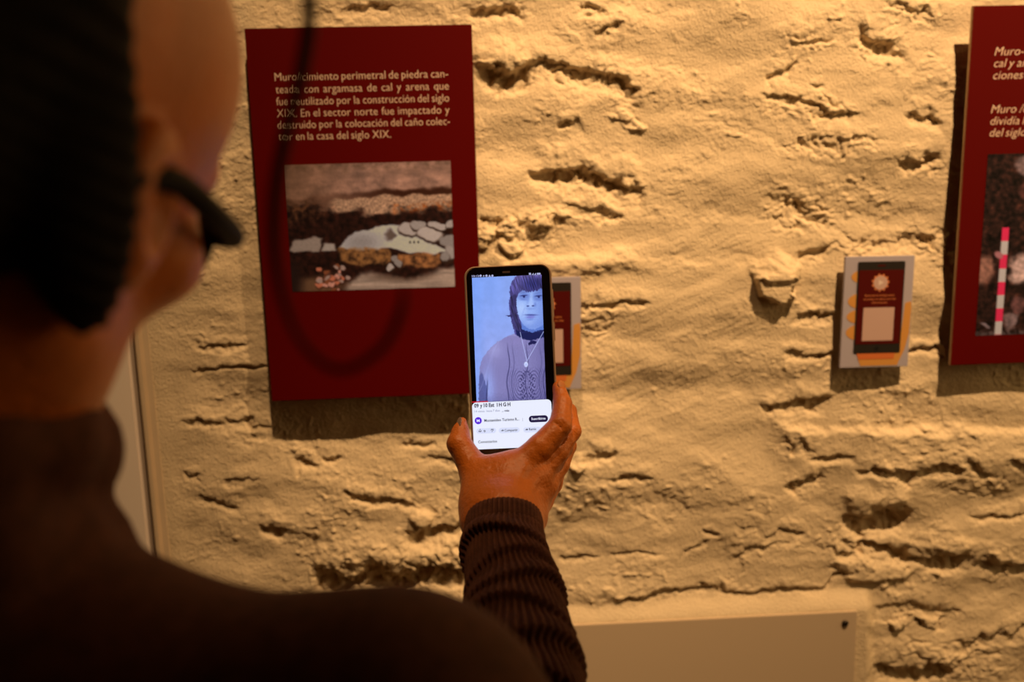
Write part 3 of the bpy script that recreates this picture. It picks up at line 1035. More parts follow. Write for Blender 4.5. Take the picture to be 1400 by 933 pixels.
def interview(u, v):
    """video frame: a person with short dark hair and a knitted jumper against a pale blue wall"""
    x = 265 + u * 297; y = 126 + v * 520     # units of the drawing
    c = lambda r, g, b: np.array([r, g, b]) / 255
    n1 = fbm(x / 40, y / 40, 3, 301); n2 = fbm(x / 5, y / 5, 3, 305)
    im = np.zeros(u.shape + (3,)) + c(130, 164, 244)
    im = lay(im, sstep(0, 0.75, v) * 0.8, c(156, 170, 238))
    im = lay(im, sstep(.2, 0, u) * 0.5, c(118, 160, 250))
    im = lay(im, sstep(.25, .5, u) * sstep(.5, .2, v) * .35, c(150, 170, 238))
    im = im * (1 + 0.03 * n1)[..., None]
    jx = x + 2.5 * fbm(x / 9, y / 9, 2, 307); jy = y + 2.5 * fbm(x / 9, y / 9, 2, 309)
    pm = lambda pts, s=2.0: polym(jx, jy, pts, s)
    # jumper
    body = pm([(270, 700), (280, 545), (285, 495), (300, 460), (330, 425), (362, 398), (400, 380), (440, 366), (475, 372), (540, 378), (600, 372), (600, 700)], 2.5)
    knit = np.sin(x * 1.05 + 0.9 * np.sin(y * .62)) * np.sin(y * 1.15 + .5 * np.sin(x * .5))
    jump = np.zeros_like(im) + c(130, 126, 182)
    jump = lay(jump, np.exp(-(((x - 350) / 40) ** 2 + ((y - 430) / 40) ** 2)) * 0.75, c(160, 158, 214))
    jump = lay(jump, np.exp(-(((x - 318) / 26) ** 2 + ((y - 590) / 90) ** 2)) * 0.85, c(150, 166, 236))
    jump = lay(jump, np.exp(-(((x - 450) / 50) ** 2 + ((y - 400) / 26) ** 2)) * 0.5, c(140, 132, 190))
    jump = lay(jump, sstep(480, 590, x) * 0.5, c(88, 82, 138))
    jump = lay(jump, sstep(600, 660, y) * 0.3, c(70, 72, 132))
    arm = pm([(262, 700), (276, 545), (292, 520), (304, 560), (312, 600), (313, 700)], 3)
    jump = lay(jump, arm * 0.75, c(70, 78, 140))
    jump = lay(jump, sstep(5, 0, np.abs(x - 311 + .1 * (y - 600))) * sstep(540, 580, y) * .7, c(46, 50, 104))
    jump = jump * (1 + 0.26 * knit + 0.12 * n2)[..., None]
    # cables and lace down the front
    for k in range(10):
        r = 10 + k * 8
        d = np.abs(np.hypot((np.abs(x - 484) - 30) / 0.9, (y - 575) / 1.9) - r)
        jump = lay(jump, sstep(2.4, .6, d) * 0.5 * sstep(505, 530, y) * sstep(100, 60, np.abs(x - 484)), c(58, 54, 108))
    for xc, k in ((405, 0.75), (425, .35), (560, 0.75), (542, .35), (484, 0.6)):
        jump = lay(jump, sstep(3.0, .8, np.abs(x - xc - 5 * np.sin(y / 24) + .06 * (y - 520))) * k * sstep(390, 450, y), c(50, 48, 100))
    for i in range(9):
        for j in (-1, 1):
            for q in range(3):
                yy = 528 + i * 13 + q * 7
                xx = 484 + j * (5 + q * 8 + (i * 5) % 11)
                jump = lay(jump, blob(x, y, xx, yy, 3.0, 3.0, 0, .4) * .8, c(40, 38, 86))
    b3 = np.clip(body, 0, 1)[..., None]
    im = im * (1 - b3) + jump * b3
    im = lay(im, np.clip(body, 0, 1) * sstep(7, 0, np.abs(y - (372 + 250 * sstep(430, 255, x) ** 1.8))) * .35, c(176, 184, 240))
    # hair
    strand = fbm((x - 0.25 * (y - 120)) / 5.5, y / 50, 3, 311)
    hcol = np.zeros_like(im) + c(66, 62, 122)
    hcol = lay(hcol, blob(x, y, 468, 160, 40, 30, -20, .9) * .6, c(104, 98, 170))
    hcol = lay(hcol, sstep(148, 122, y) * .6, c(110, 98, 158))
    hcol = lay(hcol, blob(x, y, 520, 165, 40, 24, 0, .9) * .7, c(34, 38, 96))
    hcol = hcol * np.clip(1 + 0.42 * strand, .45, 1.6)[..., None]
    hair = pm([(440, 372), (432, 338), (424, 300), (420, 262), (419, 232), (426, 214), (423, 190), (430, 158), (444, 136), (462, 118), (600, 110), (600, 372), (470, 372)], 2.5)
    hm = np.clip(hair, 0, 1)[..., None]
    im = im * (1 - hm) + hcol * hm
    im = lay(im, pm([(402, 291), (422, 288), (440, 282), (440, 300), (420, 296)], 1.2), c(48, 44, 96))
    # neck and collar
    im = lay(im, pm([(466, 315), (575, 322), (575, 380), (474, 372)], 3), c(92, 124, 208))
    im = lay(im, pm([(444, 354), (458, 334), (474, 352), (510, 366), (556, 356), (600, 344), (600, 376), (548, 390), (508, 400), (470, 390), (448, 374)], 2.5), c(22, 30, 84))
    im = lay(im, sstep(3, 0, np.abs(y - 360 - .1 * np.abs(x - 510))) * sstep(455, 470, x) * .35, c(66, 76, 140))
    im = lay(im, pm([(494, 410), (508, 400), (530, 402), (524, 414), (510, 412), (498, 420)], 1.5), c(26, 28, 82))
    # face
    face = pm([(450, 200), (455, 185), (500, 176), (560, 178), (578, 220), (578, 318), (556, 340), (524, 353), (500, 350), (478, 334), (464, 312), (455, 285), (449, 250)], 3)
    fc = np.zeros_like(im) + c(146, 176, 244)
    fc = lay(fc, sstep(510, 575, x) * .6, c(104, 130, 214))
    fc = lay(fc, blob(x, y, 508, 338, 60, 22, 0, .9) * .5, c(104, 132, 216))
    fc = lay(fc, blob(x, y, 472, 265, 20, 28, 0, .95) * .75, c(182, 206, 255))
    fc = lay(fc, blob(x, y, 500, 322, 20, 12, 0, .95) * .5, c(164, 190, 250))
    fc = lay(fc, sstep(204, 186, y) * .65, c(84, 100, 176))
    for ex, ey in ((483, 214), (546, 218)):
        fc = lay(fc, blob(x, y, ex, ey - 1, 23, 14, -4, .8) * .7, c(86, 108, 190))
        fc = lay(fc, blob(x, y, ex, ey - 17, 20, 3, -6, .9) * .4, c(84, 98, 170))
        fc = lay(fc, blob(x, y, ex, ey + 1, 10, 4.0, -3, .5) * .6, c(140, 164, 228))
        fc = lay(fc, blob(x, y, ex + 1, ey + .5, 5.0, 4.4, 0, .6), c(34, 42, 104))
        fc = lay(fc, blob(x, y, ex, ey - 4.0, 14, 2.6, -3, .7) * .9, c(40, 46, 106))
        fc = lay(fc, blob(x, y, ex, ey + 13, 14, 3, 6, .8) * .4, c(96, 118, 200))
    fc = lay(fc, blob(x, y, 514, 230, 6, 26, 6, .9) * .5, c(180, 204, 255))
    fc = lay(fc, blob(x, y, 499, 234, 5, 22, 10, .9) * .25, c(98, 122, 204))
    fc = lay(fc, blob(x, y, 511, 248, 15, 10, 0, .8) * .6, c(172, 196, 252))
    fc = lay(fc, blob(x, y, 530, 250, 5, 9, 0, .8) * .5, c(92, 112, 196))
    fc = lay(fc, blob(x, y, 499, 254.5, 5.0, 3.0, 0, .8) * .8, c(36, 42, 108))
    fc = lay(fc, blob(x, y, 521, 254.5, 5.0, 3.0, 0, .8) * .8, c(36, 42, 108))
    fc = lay(fc, blob(x, y, 510, 266, 18, 4, 0, .9) * .4, c(110, 134, 214))
    fc = lay(fc, blob(x, y, 511, 292, 24, 3.4, 3, .8) * .9, c(70, 78, 156))
    fc = lay(fc, blob(x, y, 508, 301, 18, 5.5, 0, .7) * .75, c(116, 114, 204))
    fc = lay(fc, blob(x, y, 507, 311, 14, 3.5, 0, .9) * .5, c(96, 118, 204))
    fc = lay(fc, blob(x, y, 479, 276, 3.5, 20, 22, .9) * .2, c(104, 128, 210))
    fm = np.clip(face, 0, 1)[..., None]
    fc = fc * (1 + .03 * n2)[..., None]
    im = im * (1 - fm) + fc * fm
    # fringe and side lock over the face
    jag = 5 * fbm(x / 7, y / 30, 2, 321)
    fr = polym(jx, y + jag, [(430, 222), (430, 170), (446, 138), (480, 124), (600, 114), (600, 190), (580, 176), (560, 184), (535, 192), (505, 196), (478, 188), (460, 202), (450, 226)], 3.0)
    im = im * (1 - fr[..., None]) + hcol * fr[..., None]
    sl = pm([(424, 214), (448, 200), (451, 232), (449, 262), (456, 304), (466, 340), (466, 362), (448, 352), (436, 320), (426, 270)], 2.5)
    im = im * (1 - sl[..., None]) + (hcol * 0.8) * sl[..., None]
    # chain and pendant
    for ax_, ay, bx_, by in ((462, 362, 486, 484), (563, 362, 486, 484)):
        ex, ey = bx_ - ax_, by - ay
        t = np.clip(((x - ax_) * ex + (y - ay) * ey) / (ex * ex + ey * ey), 0, 1)
        im = lay(im, sstep(2.0, .6, np.hypot(x - ax_ - t * ex, y - ay - t * ey)) * .85, c(186, 196, 246))
    im = lay(im, blob(x, y, 482, 497, 8.5, 11, 0, .25), c(206, 216, 255))
    im = lay(im, blob(x, y, 482, 499, 4, 6, 0, .5) * .5, c(150, 164, 226))
    return np.clip(to_lin(np.clip(im, 0, 1)), 0, 1)


def flat_screen(name, pts, z, m, parent=ph):
    return MB().poly(pts[::-1] if False else pts, 0.0, z).build(name, m, parent)


# video plate in the phone's own plane
def video():
    nx_, ny_ = 300, 480
    us = np.linspace(0, 1, nx_); vs = np.linspace(0, 1, ny_)
    u, v = np.meshgrid(us, vs)
    col = interview(u, v)
    # the frame leans slightly with the screen
    X = (33 - 4 * v + 296 * u - 186) * UN
    Y = (808 - (47 + v * 530)) * UN
    vt = np.stack([X, Y, np.full_like(X, 0.00012)], -1).reshape(-1, 3)
    i = np.arange(nx_ * ny_).reshape(ny_, nx_)
    q = np.stack([i[:-1, :-1], i[1:, :-1], i[1:, 1:], i[:-1, 1:]], -1).reshape(-1, 4)
    o = npmesh('video_picture', vt, q, mat('lit_video', (0, 0, 0), 0.3, attr='emit'), False, ph)
    a = o.data.color_attributes.new('picture', 'FLOAT_COLOR', 'POINT')
    rgba = np.ones((nx_ * ny_, 4), dtype=np.float32)
    rgba[:, :3] = col.reshape(-1, 3)
    a.data.foreach_set('color', rgba.ravel())
    return o


video()
lit = lambda n, r, g, b: mat(n, (0, 0, 0), 0.3, emit=lin(r, g, b))
w_lit = lit('screen_white', 234, 238, 255)
g_lit = lit('screen_chip', 216, 222, 248)
t_lit = lit('screen_text', 30, 28, 54)
t2_lit = lit('screen_grey_text', 120, 122, 160)
k_lit = lit('screen_pill', 24, 18, 60)
p_lit = lit('screen_purple', 84, 18, 214)
r_lit = lit('screen_red', 190, 20, 40)
s_lit = lit('status_white', 170, 175, 215)

flat_screen('info_panel', rrect(sx_(9), sy_(778), sx_(346), sy_(578), 18 * UN, 8), 0.00022, w_lit)
flat_screen('progress_bar', [(sx_(10), sy_(578)), (sx_(78), sy_(578)), (sx_(78), sy_(573)), (sx_(10), sy_(573))], 0.00018, r_lit)
# rows of the panel; drawing coordinates follow the slope of the photo, so x,y -> u,v of the phone
def uvp(x, y):
    dx, dy = x - 230, y - 79
    return (dx * 1 + dy * -0.045) / 1.002, (dx * 0.045 + dy) / 1.002


def ptext(mb, t, x, y, size, width=None, bold=0.0, z=0.0005):
    u, v = uvp(x, y)
    text_line(mb, t, sx_(u), sy_(v), size * UN, width * UN if width else None, bold=bold, z=z)


tm = MB()
ptext(tm, '09 y 10 Est  I H G H', 275, 677, 22, 154, 0.035)
ptext(tm, 'Comentarios', 292, 829, 16, 80, 0.012)
ptext(tm, '... más', 392, 695, 13, 32, 0.02)
ptext(tm, 'Compartir', 404, 779, 14, 56, 0.012)
ptext(tm, 'Remix', 508, 774, 14, 31, 0.012)
ptext(tm, '9', 315, 783, 14, 8, 0.012)
ptext(tm, 'Montevideo Turismo R...', 318, 738, 16.5, 149, 0.018)
for k in range(3):
    u, v = uvp(481, 723 + 5 * k)
    tm.add([(x, y, 0.0005) for x, y in circ(sx_(u), sy_(v), 1.1 * UN, 8)], [tuple(range(8))])
# thumbs and arrows
for cx, cy, s in ((299, 775, 1), (352, 774, -1)):
    u, v = uvp(cx, cy)
    sh = [(-6, -6), (-3, -6), (-3, 0), (-6, 0)], [(-2, -6), (5, -6), (7, 1), (2, 1.5), (3, 7), (0.8, 7), (-2, 1)]
    for q in sh:
        pts = [(sx_(u) + a * UN * s, sy_(v) + b * UN * s) for a, b in q]
        hollow = [(sum(p[0] for p in pts) / len(pts) * .45 + a * .55, sum(p[1] for p in pts) / len(pts) * .45 + b * .55) for a, b in pts]
        m_ = len(pts)
        tm.add([(a, b, 0.0005) for a, b in pts] + [(a, b, 0.0005) for a, b in hollow], [(i, (i + 1) % m_, m_ + (i + 1) % m_, m_ + i) for i in range(m_)])
for cx, cy in ((394, 775), (497, 771)):
    u, v = uvp(cx, cy)
    pts = [(-6, -4), (-4, 1), (1, 2), (1, 5), (7, 0.5), (1, -4), (1, -1), (-4, -1.5)]
    tm.add([(sx_(u) + a * UN, sy_(v) + b * UN, 0.0005) for a, b in pts], [tuple(range(8))])
tm.build('screen_lettering', t_lit, ph)
tm = MB()
ptext(tm, '14 vistas  hace 7 días', 276, 698, 12.5, 108, 0.0)
tm.build('view_count', t2_lit, ph)
u, v = uvp(292, 733)
av = flat_screen('channel_badge', circ(sx_(u), sy_(v), 15 * UN), 0.00034, p_lit)
tm = MB(); ptext(tm, 'M', 285.5, 739, 17, 13, 0.02, 0.0006); tm.build('badge_letter', w_lit, ph)
for x0, x1, y0, y1 in ((284, 368, 763, 789), (380, 468, 760, 787), (484, 560, 758, 784)):
    u0, v0 = uvp(x0, y1); u1, v1 = uvp(x1, y0)
    flat_screen('button_chip', rrect(sx_(u0), sy_(v0), sx_(u1), sy_(v1), 12 * UN, 5), 0.00034, g_lit)
u0, v0 = uvp(508, 741); u1, v1 = uvp(588, 709)
flat_screen('subscribe_pill', rrect(sx_(u0), sy_(v0), sx_(u1), sy_(v1), 13.5 * UN, 6), 0.00034, k_lit)
tm = MB(); ptext(tm, 'Suscribirse', 518, 730, 14.5, 60, 0.02, 0.0006); tm.build('pill_lettering', w_lit, ph)
tm = MB()
ptext(tm, '10:12', 265, 122, 12, 30, 0.02, 0.0003)
for k, (x, s) in enumerate(((302, 5), (315, 4), (327, 5), (340, 5.5), (352, 5))):
    u, v = uvp(x, 116)
    pts = [circ(sx_(u), sy_(v), s * UN, 10), [(sx_(u - s), sy_(v + s * .8)), (sx_(u + s), sy_(v + s * .8)), (sx_(u), sy_(v - s))]][k % 2]
    tm.add([(a, b, 0.0003) for a, b in pts], [tuple(range(len(pts)))])
tm.build('status_icons', s_lit, ph)
tm = MB()
for k, x in enumerate((512, 523, 533)):
    u, v = uvp(x, 108)
    a = 4.5
    pts = [[(sx_(u - a), sy_(v + a)), (sx_(u + a), sy_(v + a)), (sx_(u + a), sy_(v - a)), (sx_(u - a), sy_(v - a))], [(sx_(u - a), sy_(v + a)), (sx_(u + a), sy_(v + a)), (sx_(u + a), sy_(v - a))]][k > 0]
    tm.add([(p, q_, 0.0003) for p, q_ in pts], [tuple(range(len(pts)))])
u0, v0 = uvp(541, 112); u1, v1 = uvp(557, 103)
pts = rrect(sx_(u0), sy_(v0), sx_(u1), sy_(v1), 3 * UN, 3)
tm.add([(a, b, 0.0003) for a, b in pts], [tuple(range(len(pts)))])
tm.build('battery_icons', s_lit, ph)

# ================================================================== PERSON
skin = mat('skin', (0.54, 0.138, 0.014), 0.40, var=0.16, scale=35, bump=0.0009, bscale=260, spec=0.4)
knit_m = mat('brown_knit', (0.088, 0.030, 0.016), 0.85, var=0.25, scale=120, bump=0.0008, bscale=600, spec=0.2)
hair_m = mat('dark_hair', (0.008, 0.004, 0.003), 0.7, var=0.3, scale=90, spec=0.15)
cloth_m = mat('dark_trousers', (0.02, 0.018, 0.02), 0.9, var=0.2, scale=60)

# --- head frame
HC = V3(-0.195, -0.071, 0.356)
def head_axes(yaw_, pitch_, roll_):
    """yaw to the right, pitch down, roll towards the right shoulder; columns right, forward, up"""
    a, b, c = np.radians([yaw_, pitch_, roll_])
    f = np.array([math.sin(a) * math.cos(b), math.cos(a) * math.cos(b), -math.sin(b)])
    r = np.array([math.cos(a), -math.sin(a), 0.0])
    u = np.cross(r, f)
    return np.stack([math.cos(c) * r - math.sin(c) * u, f, math.sin(c) * r + math.cos(c) * u], 1)


HM = head_axes(14, 18, 12)
hp = lambda x, y, z: HC + HM @ np.array([x, y, z])

RS = V3(-0.047, 0.163, 0.375)                # right shoulder
LS = V3(-0.445, 0.185, 0.420)
NB = V3(-0.250, 0.030, 0.385)
TB = (RS + LS) / 2 + np.array([0, 0, -0.004])
HIP = np.array([TB[0], TB[1] + 0.02, 0.90])
body_r = RS - LS; body_r[2] = 0; body_r /= np.linalg.norm(body_r)
body_f = np.array([-body_r[1], body_r[0], 0])
BM = np.stack([body_r, body_f, [0, 0, 1]], 1)
bp = lambda x, y, z: np.array([HIP[0], HIP[1], 0]) + BM @ np.array([x, y, z])

# sleeve axis of the right arm: wrist to shoulder, (px, py, depth, radius)
ARM = [(689, 710, 0.793, .0310), (690, 748, 0.772, .0312), (699, 800, 0.742, .0335), (705, 860, 0.705, .0385), (709, 930, 0.662, .0425),
       (716, 1030, 0.610, .047), (724, 1130, 0.572, .050)]
ELB = P(724, 1150, 0.565)

# head
f1 = Field(HC - 0.19, HC + np.array([0.17, 0.19, 0.16]), 0.0024)
k = 0.012
f1.ell(hp(0, -0.018, 0.035), (0.076, 0.097, 0.088), HM, k)
f1.ell(hp(0, .030, .042), (.073, .063, .072), HM, 0.02)
f1.ell(hp(0, 0.028, -0.030), (0.056, 0.060, 0.078), HM, 0.03)
for s in (-1, 1):
    f1.cone(hp(s * .048, -.005, -.046), hp(s * .014, .066, -.098), .016, .016, 0.03)
    f1.ell(hp(s * .042, .060, -.022), (.022, .024, .018), HM, 0.02)
    f1.ell(hp(s * .078, -.008, -.010), (.010, .018, .030), HM, 0.004)
    f1.ell(hp(s * .086, -.004, -.008), (.006, .009, .016), HM, 0.004, sub=True)
    f1.ell(hp(s * .033, .104, -.002), (.020, .020, .013), HM, 0.012, sub=True)
    f1.ell(hp(s * .033, .079, -.002), (.013, .013, .012), HM, 0.003)
    f1.cone(hp(s * .012, .086, .018), hp(s * .048, .072, .018), .009, .007, 0.012)
f1.ell(hp(0, .073, -.102), (.020, .018, .016), HM, 0.014)
f1.cone(hp(0, .090, .008), hp(0, .114, -.034), .007, .010, 0.008)
for s in (-1, 1):
    f1.ell(hp(s * .011, .102, -.038), (.008, .010, .007), HM, 0.005)
f1.cone(hp(-.018, .088, -.066), hp(.018, .088, -.066), .005, .005, 0.006)
f1.cone(hp(-.016, .087, -.076), hp(.016, .087, -.076), .006, .006, 0.005)
f1.cone(hp(0, -.030, -.050), NB + np.array([0, 0, -0.02]), .050, .054, 0.03)
v1, q1 = f1.mesh()

# torso, legs, arms
lo = np.array([HIP[0] - 0.36, HIP[1] - 0.26, -0.0]); hi = np.array([max(ELB[0], HIP[0] + 0.3) + 0.12, HIP[1] + 0.62, NB[2] + 0.08])


def torso(fld, g, arms=True):
    fld.cone(LS, RS, .052 + g, .052 + g, 0.03)
    fld.ell(bp(0, -.01, 1.27), (.165 + g, .105 + g, .20), BM, 0.05)
    fld.ell(bp(0, .0, 1.08), (.140 + g, .10 + g, .17), BM, 0.06)
    fld.ell(bp(0, .0, .93), (.165 + g, .12 + g, .12), BM, 0.06)
    fld.cone(TB + np.array([0, 0, 0.0]), (RS * .75 + TB * .25) + np.array([0, 0, -0.004]), .052 + g, .042 + g, 0.03)
    fld.cone(TB + np.array([0, 0, 0.0]), (LS * .75 + TB * .25) + np.array([0, 0, 0.010]), .056 + g, .046 + g, 0.04)
    fld.cone(RS, ELB, .048 + g, .040 + g, 0.03)
    le = LS + np.array([-0.05, -0.01, -0.28]); lw = le + np.array([0.02, 0.06, -0.24])
    fld.cone(LS, le, .046 + g, .038 + g, 0.03)
    fld.cone(le, lw, .038 + g, .026 + g, 0.02)
    return lw


f2 = Field(lo, hi, 0.0055)
lw = torso(f2, 0.0)
f2.cone(ELB, P(692, 730, .782), .034, .019, 0.02)
f2.cone(TB, NB + np.array([0, 0, 0.0]), .058, .054, 0.03)
f2.ell(lw + np.array([0.0, 0.01, -0.055]), (.016, .036, .046), None, 0.012)
for i in range(4):
    a = lw + np.array([0.0, -0.018 + 0.018 * i, -0.09])
    f2.cone(a, a + np.array([0.012, 0.004, -0.045]), .009, .0085, 0.004)
    f2.cone(a + np.array([0.012, 0.004, -0.045]), a + np.array([0.028, 0.006, -0.070 - 0.004 * (i in (1, 2))]), .0085, .0075, 0.004)
f2.cone(lw + np.array([0.004, 0.03, -0.04]), lw + np.array([0.02, 0.06, -0.085]), .011, .009, 0.006)
for s in (-1, 1):
    f2.cone(bp(s * .09, 0, .88), bp(s * .10, .01, .48), .082, .055, 0.03)
    f2.cone(bp(s * .10, .01, .48), bp(s * .10, -.01, .09), .055, .036, 0.02)
    f2.cone(bp(s * .10, -.02, .05), bp(s * .11, .13, .035), .034, .026, 0.03)
v2, q2 = f2.mesh()

# right hand, back towards the lens, thumb on the left edge of the phone
hl = np.minimum.reduce([P(600, 740, .76), P(800, 500, .92), P(600, 500, .92), P(800, 740, .76)]) - 0.01
hh_ = np.maximum.reduce([P(600, 740, .76), P(800, 500, .92), P(600, 500, .92), P(800, 740, .76), P(600, 500, .76), P(800, 500, .76)]) + 0.01
f3 = Field(hl, hh_, 0.00105)
mm = 0.001


def chain(fld, pts, k):
    for (a, ra), (b, rb_) in zip(pts, pts[1:]):
        fld.cone(a, b, ra * mm, rb_ * mm, k)


# back of the hand
chain(f3, [(P(664, 715, .795), 16), (P(674, 690, .806), 15.5), (P(710, 640, .827), 13.5)], .010)
chain(f3, [(P(688, 716, .795), 17), (P(692, 695, .806), 16), (P(731, 650, .832), 13)], .010)
chain(f3, [(P(706, 718, .797), 16), (P(708, 705, .812), 15), (P(742, 664, .842), 12)], .010)
chain(f3, [(P(718, 722, .80), 14), (P(722, 712, .822), 13), (P(740, 686, .856), 10)], .010)
chain(f3, [(P(656, 712, .80), 15), (P(657, 690, .812), 15), (P(652, 648, .834), 13.5)], .012)
f3.ell(P(685, 664, .830), (.023, .016, .026), None, .016)
f3.cone(P(662, 655, .836), P(702, 648, .834), .0115, .0115, .012)
# thumb
chain(f3, [(P(652, 648, .834), 13.5), (P(628, 607, .844), 10.0), (P(629.5, 591, .849), 7.0), (P(632, 577, .852), 3.9)], .004)
# index, laid along the right edge
fg = []
fg.append([(P(710, 640, .827), 13.5), (P(738, 612, .829), 10.8), (P(766, 582, .836), 9.6), (P(769, 552, .848), 7.9), (P(764, 530, .856), 5.6)])
fg.append([(P(731, 650, .832), 13), (P(762, 618, .842), 9.6), (P(782, 590, .852), 7.8), (P(777, 563, .866), 7.2), (P(762, 552, .8745), 6.0)])
fg.append([(P(742, 664, .842), 12), (P(764, 636, .855), 9.0), (P(776, 610, .868), 7.6), (P(768, 588, .876), 6.8), (P(748, 580, .8740), 5.8)])
fg.append([(P(740, 686, .856), 10), (P(756, 662, .868), 8), (P(764, 640, .874), 6.8), (P(750, 622, .877), 6.2), (P(736, 612, .8735), 5.2)])
for chn in fg[::-1]:
    chain(f3, chn, .0022)
f3.cone(P(710, 640, .827), P(731, 650, .832), .0125, .0125, .006)
f3.cone(P(731, 650, .832), P(742, 664, .842), .012, .0115, .006)
# knuckle wrinkles and tendons
for t in (-1, 0, 1):
    a = P(770 + t * 2.5, 589 - t * 3 - 6, .8262); b = P(757 + t * 2.5, 577 - t * 3 - 6, .8275)
    f3.cone(a, b, .0009, .0009, .0012, sub=True)
f3.cone(P(686, 690, .7905), P(716, 640, .8138), .0018, .0018, .006)
f3.cone(P(704, 694, .7915), P(735, 650, .8195), .0016, .0016, .006)
f3.cone(P(668, 676, .7975), P(694, 646, .8135), .0012, .0012, .005)
# forearm end inside the cuff
f3.cone(P(690, 705, .80), P(696, 770, .762), .023, .021, .015)
v3_, q3 = f3.mesh()
v3_ = relax(v3_, q3, 1, 0.4)

foot = bp(0, 0, 0)
person = empty('person', (float(foot[0]), float(foot[1]), 0))
tag(person, 'person seen from behind in a dark brown ribbed jumper and glasses, holding up a phone', 'person')
vb = np.concatenate([v1, v2, v3_]); qb = np.concatenate([q1, q2 + len(v1), q3 + len(v1) + len(v2)])
npmesh('body', vb, qb, skin, True, person)

# nails
nail_m = mat('nail', (0.50, 0.17, 0.04), 0.5, spec=0.3)
nail_dark = mat('thumb_nail', (0.20, 0.13, 0.10), 0.25, spec=0.6)


def nail(c, along, out, L, W, T, m):
    a = along / np.linalg.norm(along)
    n_ = out - a * (out @ a); n_ /= np.linalg.norm(n_)
    b = np.cross(a, n_)
    fl = Field(c - .012, c + .012, 0.0006)
    fl.ell(c, (L, W, T), np.stack([a, b, n_], 1), 0.001)
    v, q = fl.mesh()
    npmesh('nail', v, q, m, True, person)


nail(P(626.8, 580, .8478), P(631, 572, .853) - P(627, 592, .846), -R_ * 1.0 - F_ * .8, .0068, .0042, .0011, nail_dark)
nail(P(768, 527, .8520), P(763, 522, .857) - P(769, 548, .848), R_ * .5 - F_ * 1.0, .0050, .0040, .0010, nail_m)

# hair: cap over the skull, drawn back
f4 = Field(HC - 0.17, HC + 0.17, 0.003)
f4.ell(hp(0, -.024, .040), (.083, .100, .094), HM, .01)
f4.ell(hp(0, -.070, -.030), (.064, .050, .070), HM, .03)
f4.ell(hp(0, -.118, .0), (.036, .034, .040), HM, .012)
for s in (-1, 1):
    f4.ell(hp(s * .074, -.012, -.012), (.016, .034, .044), HM, .02)
# high hairline: brow, temple and cheek stay free
f4.half(hp(0, -.022, .0), HM @ np.array([0, .955, .30]), .010)
v4, q4 = f4.mesh()
qd = (v4 - HC) @ HM
ang = np.arctan2(qd[:, 0], qd[:, 2] + 0.02)
v4 = v4 + ((v4 - HC) / np.linalg.norm(v4 - HC, axis=1)[:, None]) * (0.0012 * np.sin(ang * 70 + 3 * np.sin(qd[:, 1] * 60)))[:, None]
npmesh('hair', v4, q4, hair_m, True, person)
lk = MB()


def smooth_path(pts, n=40):
    pts = np.array(pts); m_ = len(pts)
    out = []
    for i in range(m_ - 1):
        p0 = pts[max(i - 1, 0)]; p1 = pts[i]; p2 = pts[i + 1]; p3 = pts[min(i + 2, m_ - 1)]
        for t in np.linspace(0, 1, n // (m_ - 1) + 1)[:-1]:
            out.append(0.5 * (2 * p1 + (p2 - p0) * t + (2 * p0 - 5 * p1 + 4 * p2 - p3) * t * t + (3 * p1 - p0 - 3 * p2 + p3) * t ** 3))
    out.append(pts[-1])
    return out


lock = smooth_path([hp(.040, -.040, .112), P(396, -80, .315), P(422, 0, .29), P(414, 90, .285), P(392, 180, .285), P(376, 270, .285), P(378, 370, .285),
                    P(408, 462, .285), P(462, 506, .285), P(520, 478, .285), P(548, 425, .285), P(552, 388, .285)], 120)
lk.tube(lock, list(np.interp(np.linspace(0, 1, len(lock)), [0, .25, .5, .62, .9, 1], [.0024, .0022, .0018, .0010, .0013, .0005])), 10)
lk.build('loose_lock', hair_m, person, True)

# glasses
gm = mat('glasses_frame', (0.004, 0.003, 0.003), 0.7, spec=0.15)
g = MB()
for s in (-1, 1):
    rim = [hp(s * .031 + .023 * math.cos(t) * 1.0, .101 - .018 * (abs(s * .031 + .023 * math.cos(t)) / .054) ** 2, -.010 + .016 * math.sin(t)) for t in np.linspace(0, 2 * math.pi, 33)]
    g.tube(rim, .0030, 8, False)
    arm_ = smooth_path([hp(s * .052, .086, -.004), hp(s * .068, .078, -.004), hp(s * .080, .040, -.002), hp(s * .083, .0, .002), hp(s * .081, -.022, -.006), hp(s * .079, -.034, -.026)])
    g.tube(arm_, .0045, 10)
g.tube([hp(-.010, .102, .0), hp(0, .106, .003), hp(.010, .102, .0)], .0022, 8)
g.build('glasses', gm, person, True)

# jumper: torso with a thick rolled collar
f5 = Field(lo - np.array([0.02, 0.03, -0.86]), hi + np.array([0.02, -0.05, 0.10]), 0.0042)
torso(f5, 0.012)
f5.cone(TB, NB + np.array([0, 0, -.03]), .066, .066, .03)
for t in np.linspace(0, 2 * math.pi, 15)[:-1]:
    t2 = t + 2 * math.pi / 14
    for dz, rr_, mn in ((.022, .058, .022), (-.012, .064, .026), (-.050, .066, .024)):
        a = NB + body_r * rr_ * math.cos(t) + body_f * (rr_ * math.sin(t)) + np.array([0, 0, dz + .006 * math.cos(t * 3 + dz * 60) - .034 * math.sin(t)])
        b = NB + body_r * rr_ * math.cos(t2) + body_f * (rr_ * math.sin(t2)) + np.array([0, 0, dz + .006 * math.cos(t2 * 3 + dz * 60) - .034 * math.sin(t2)])
        f5.cone(a, b, mn, mn, .008)
f5.half(np.array([0, 0, 0.86]), np.array([0, 0, -1.0]), .004)
v5, q5 = f5.mesh()
jumper = npmesh('jumper', v5, q5, knit_m, True, person)

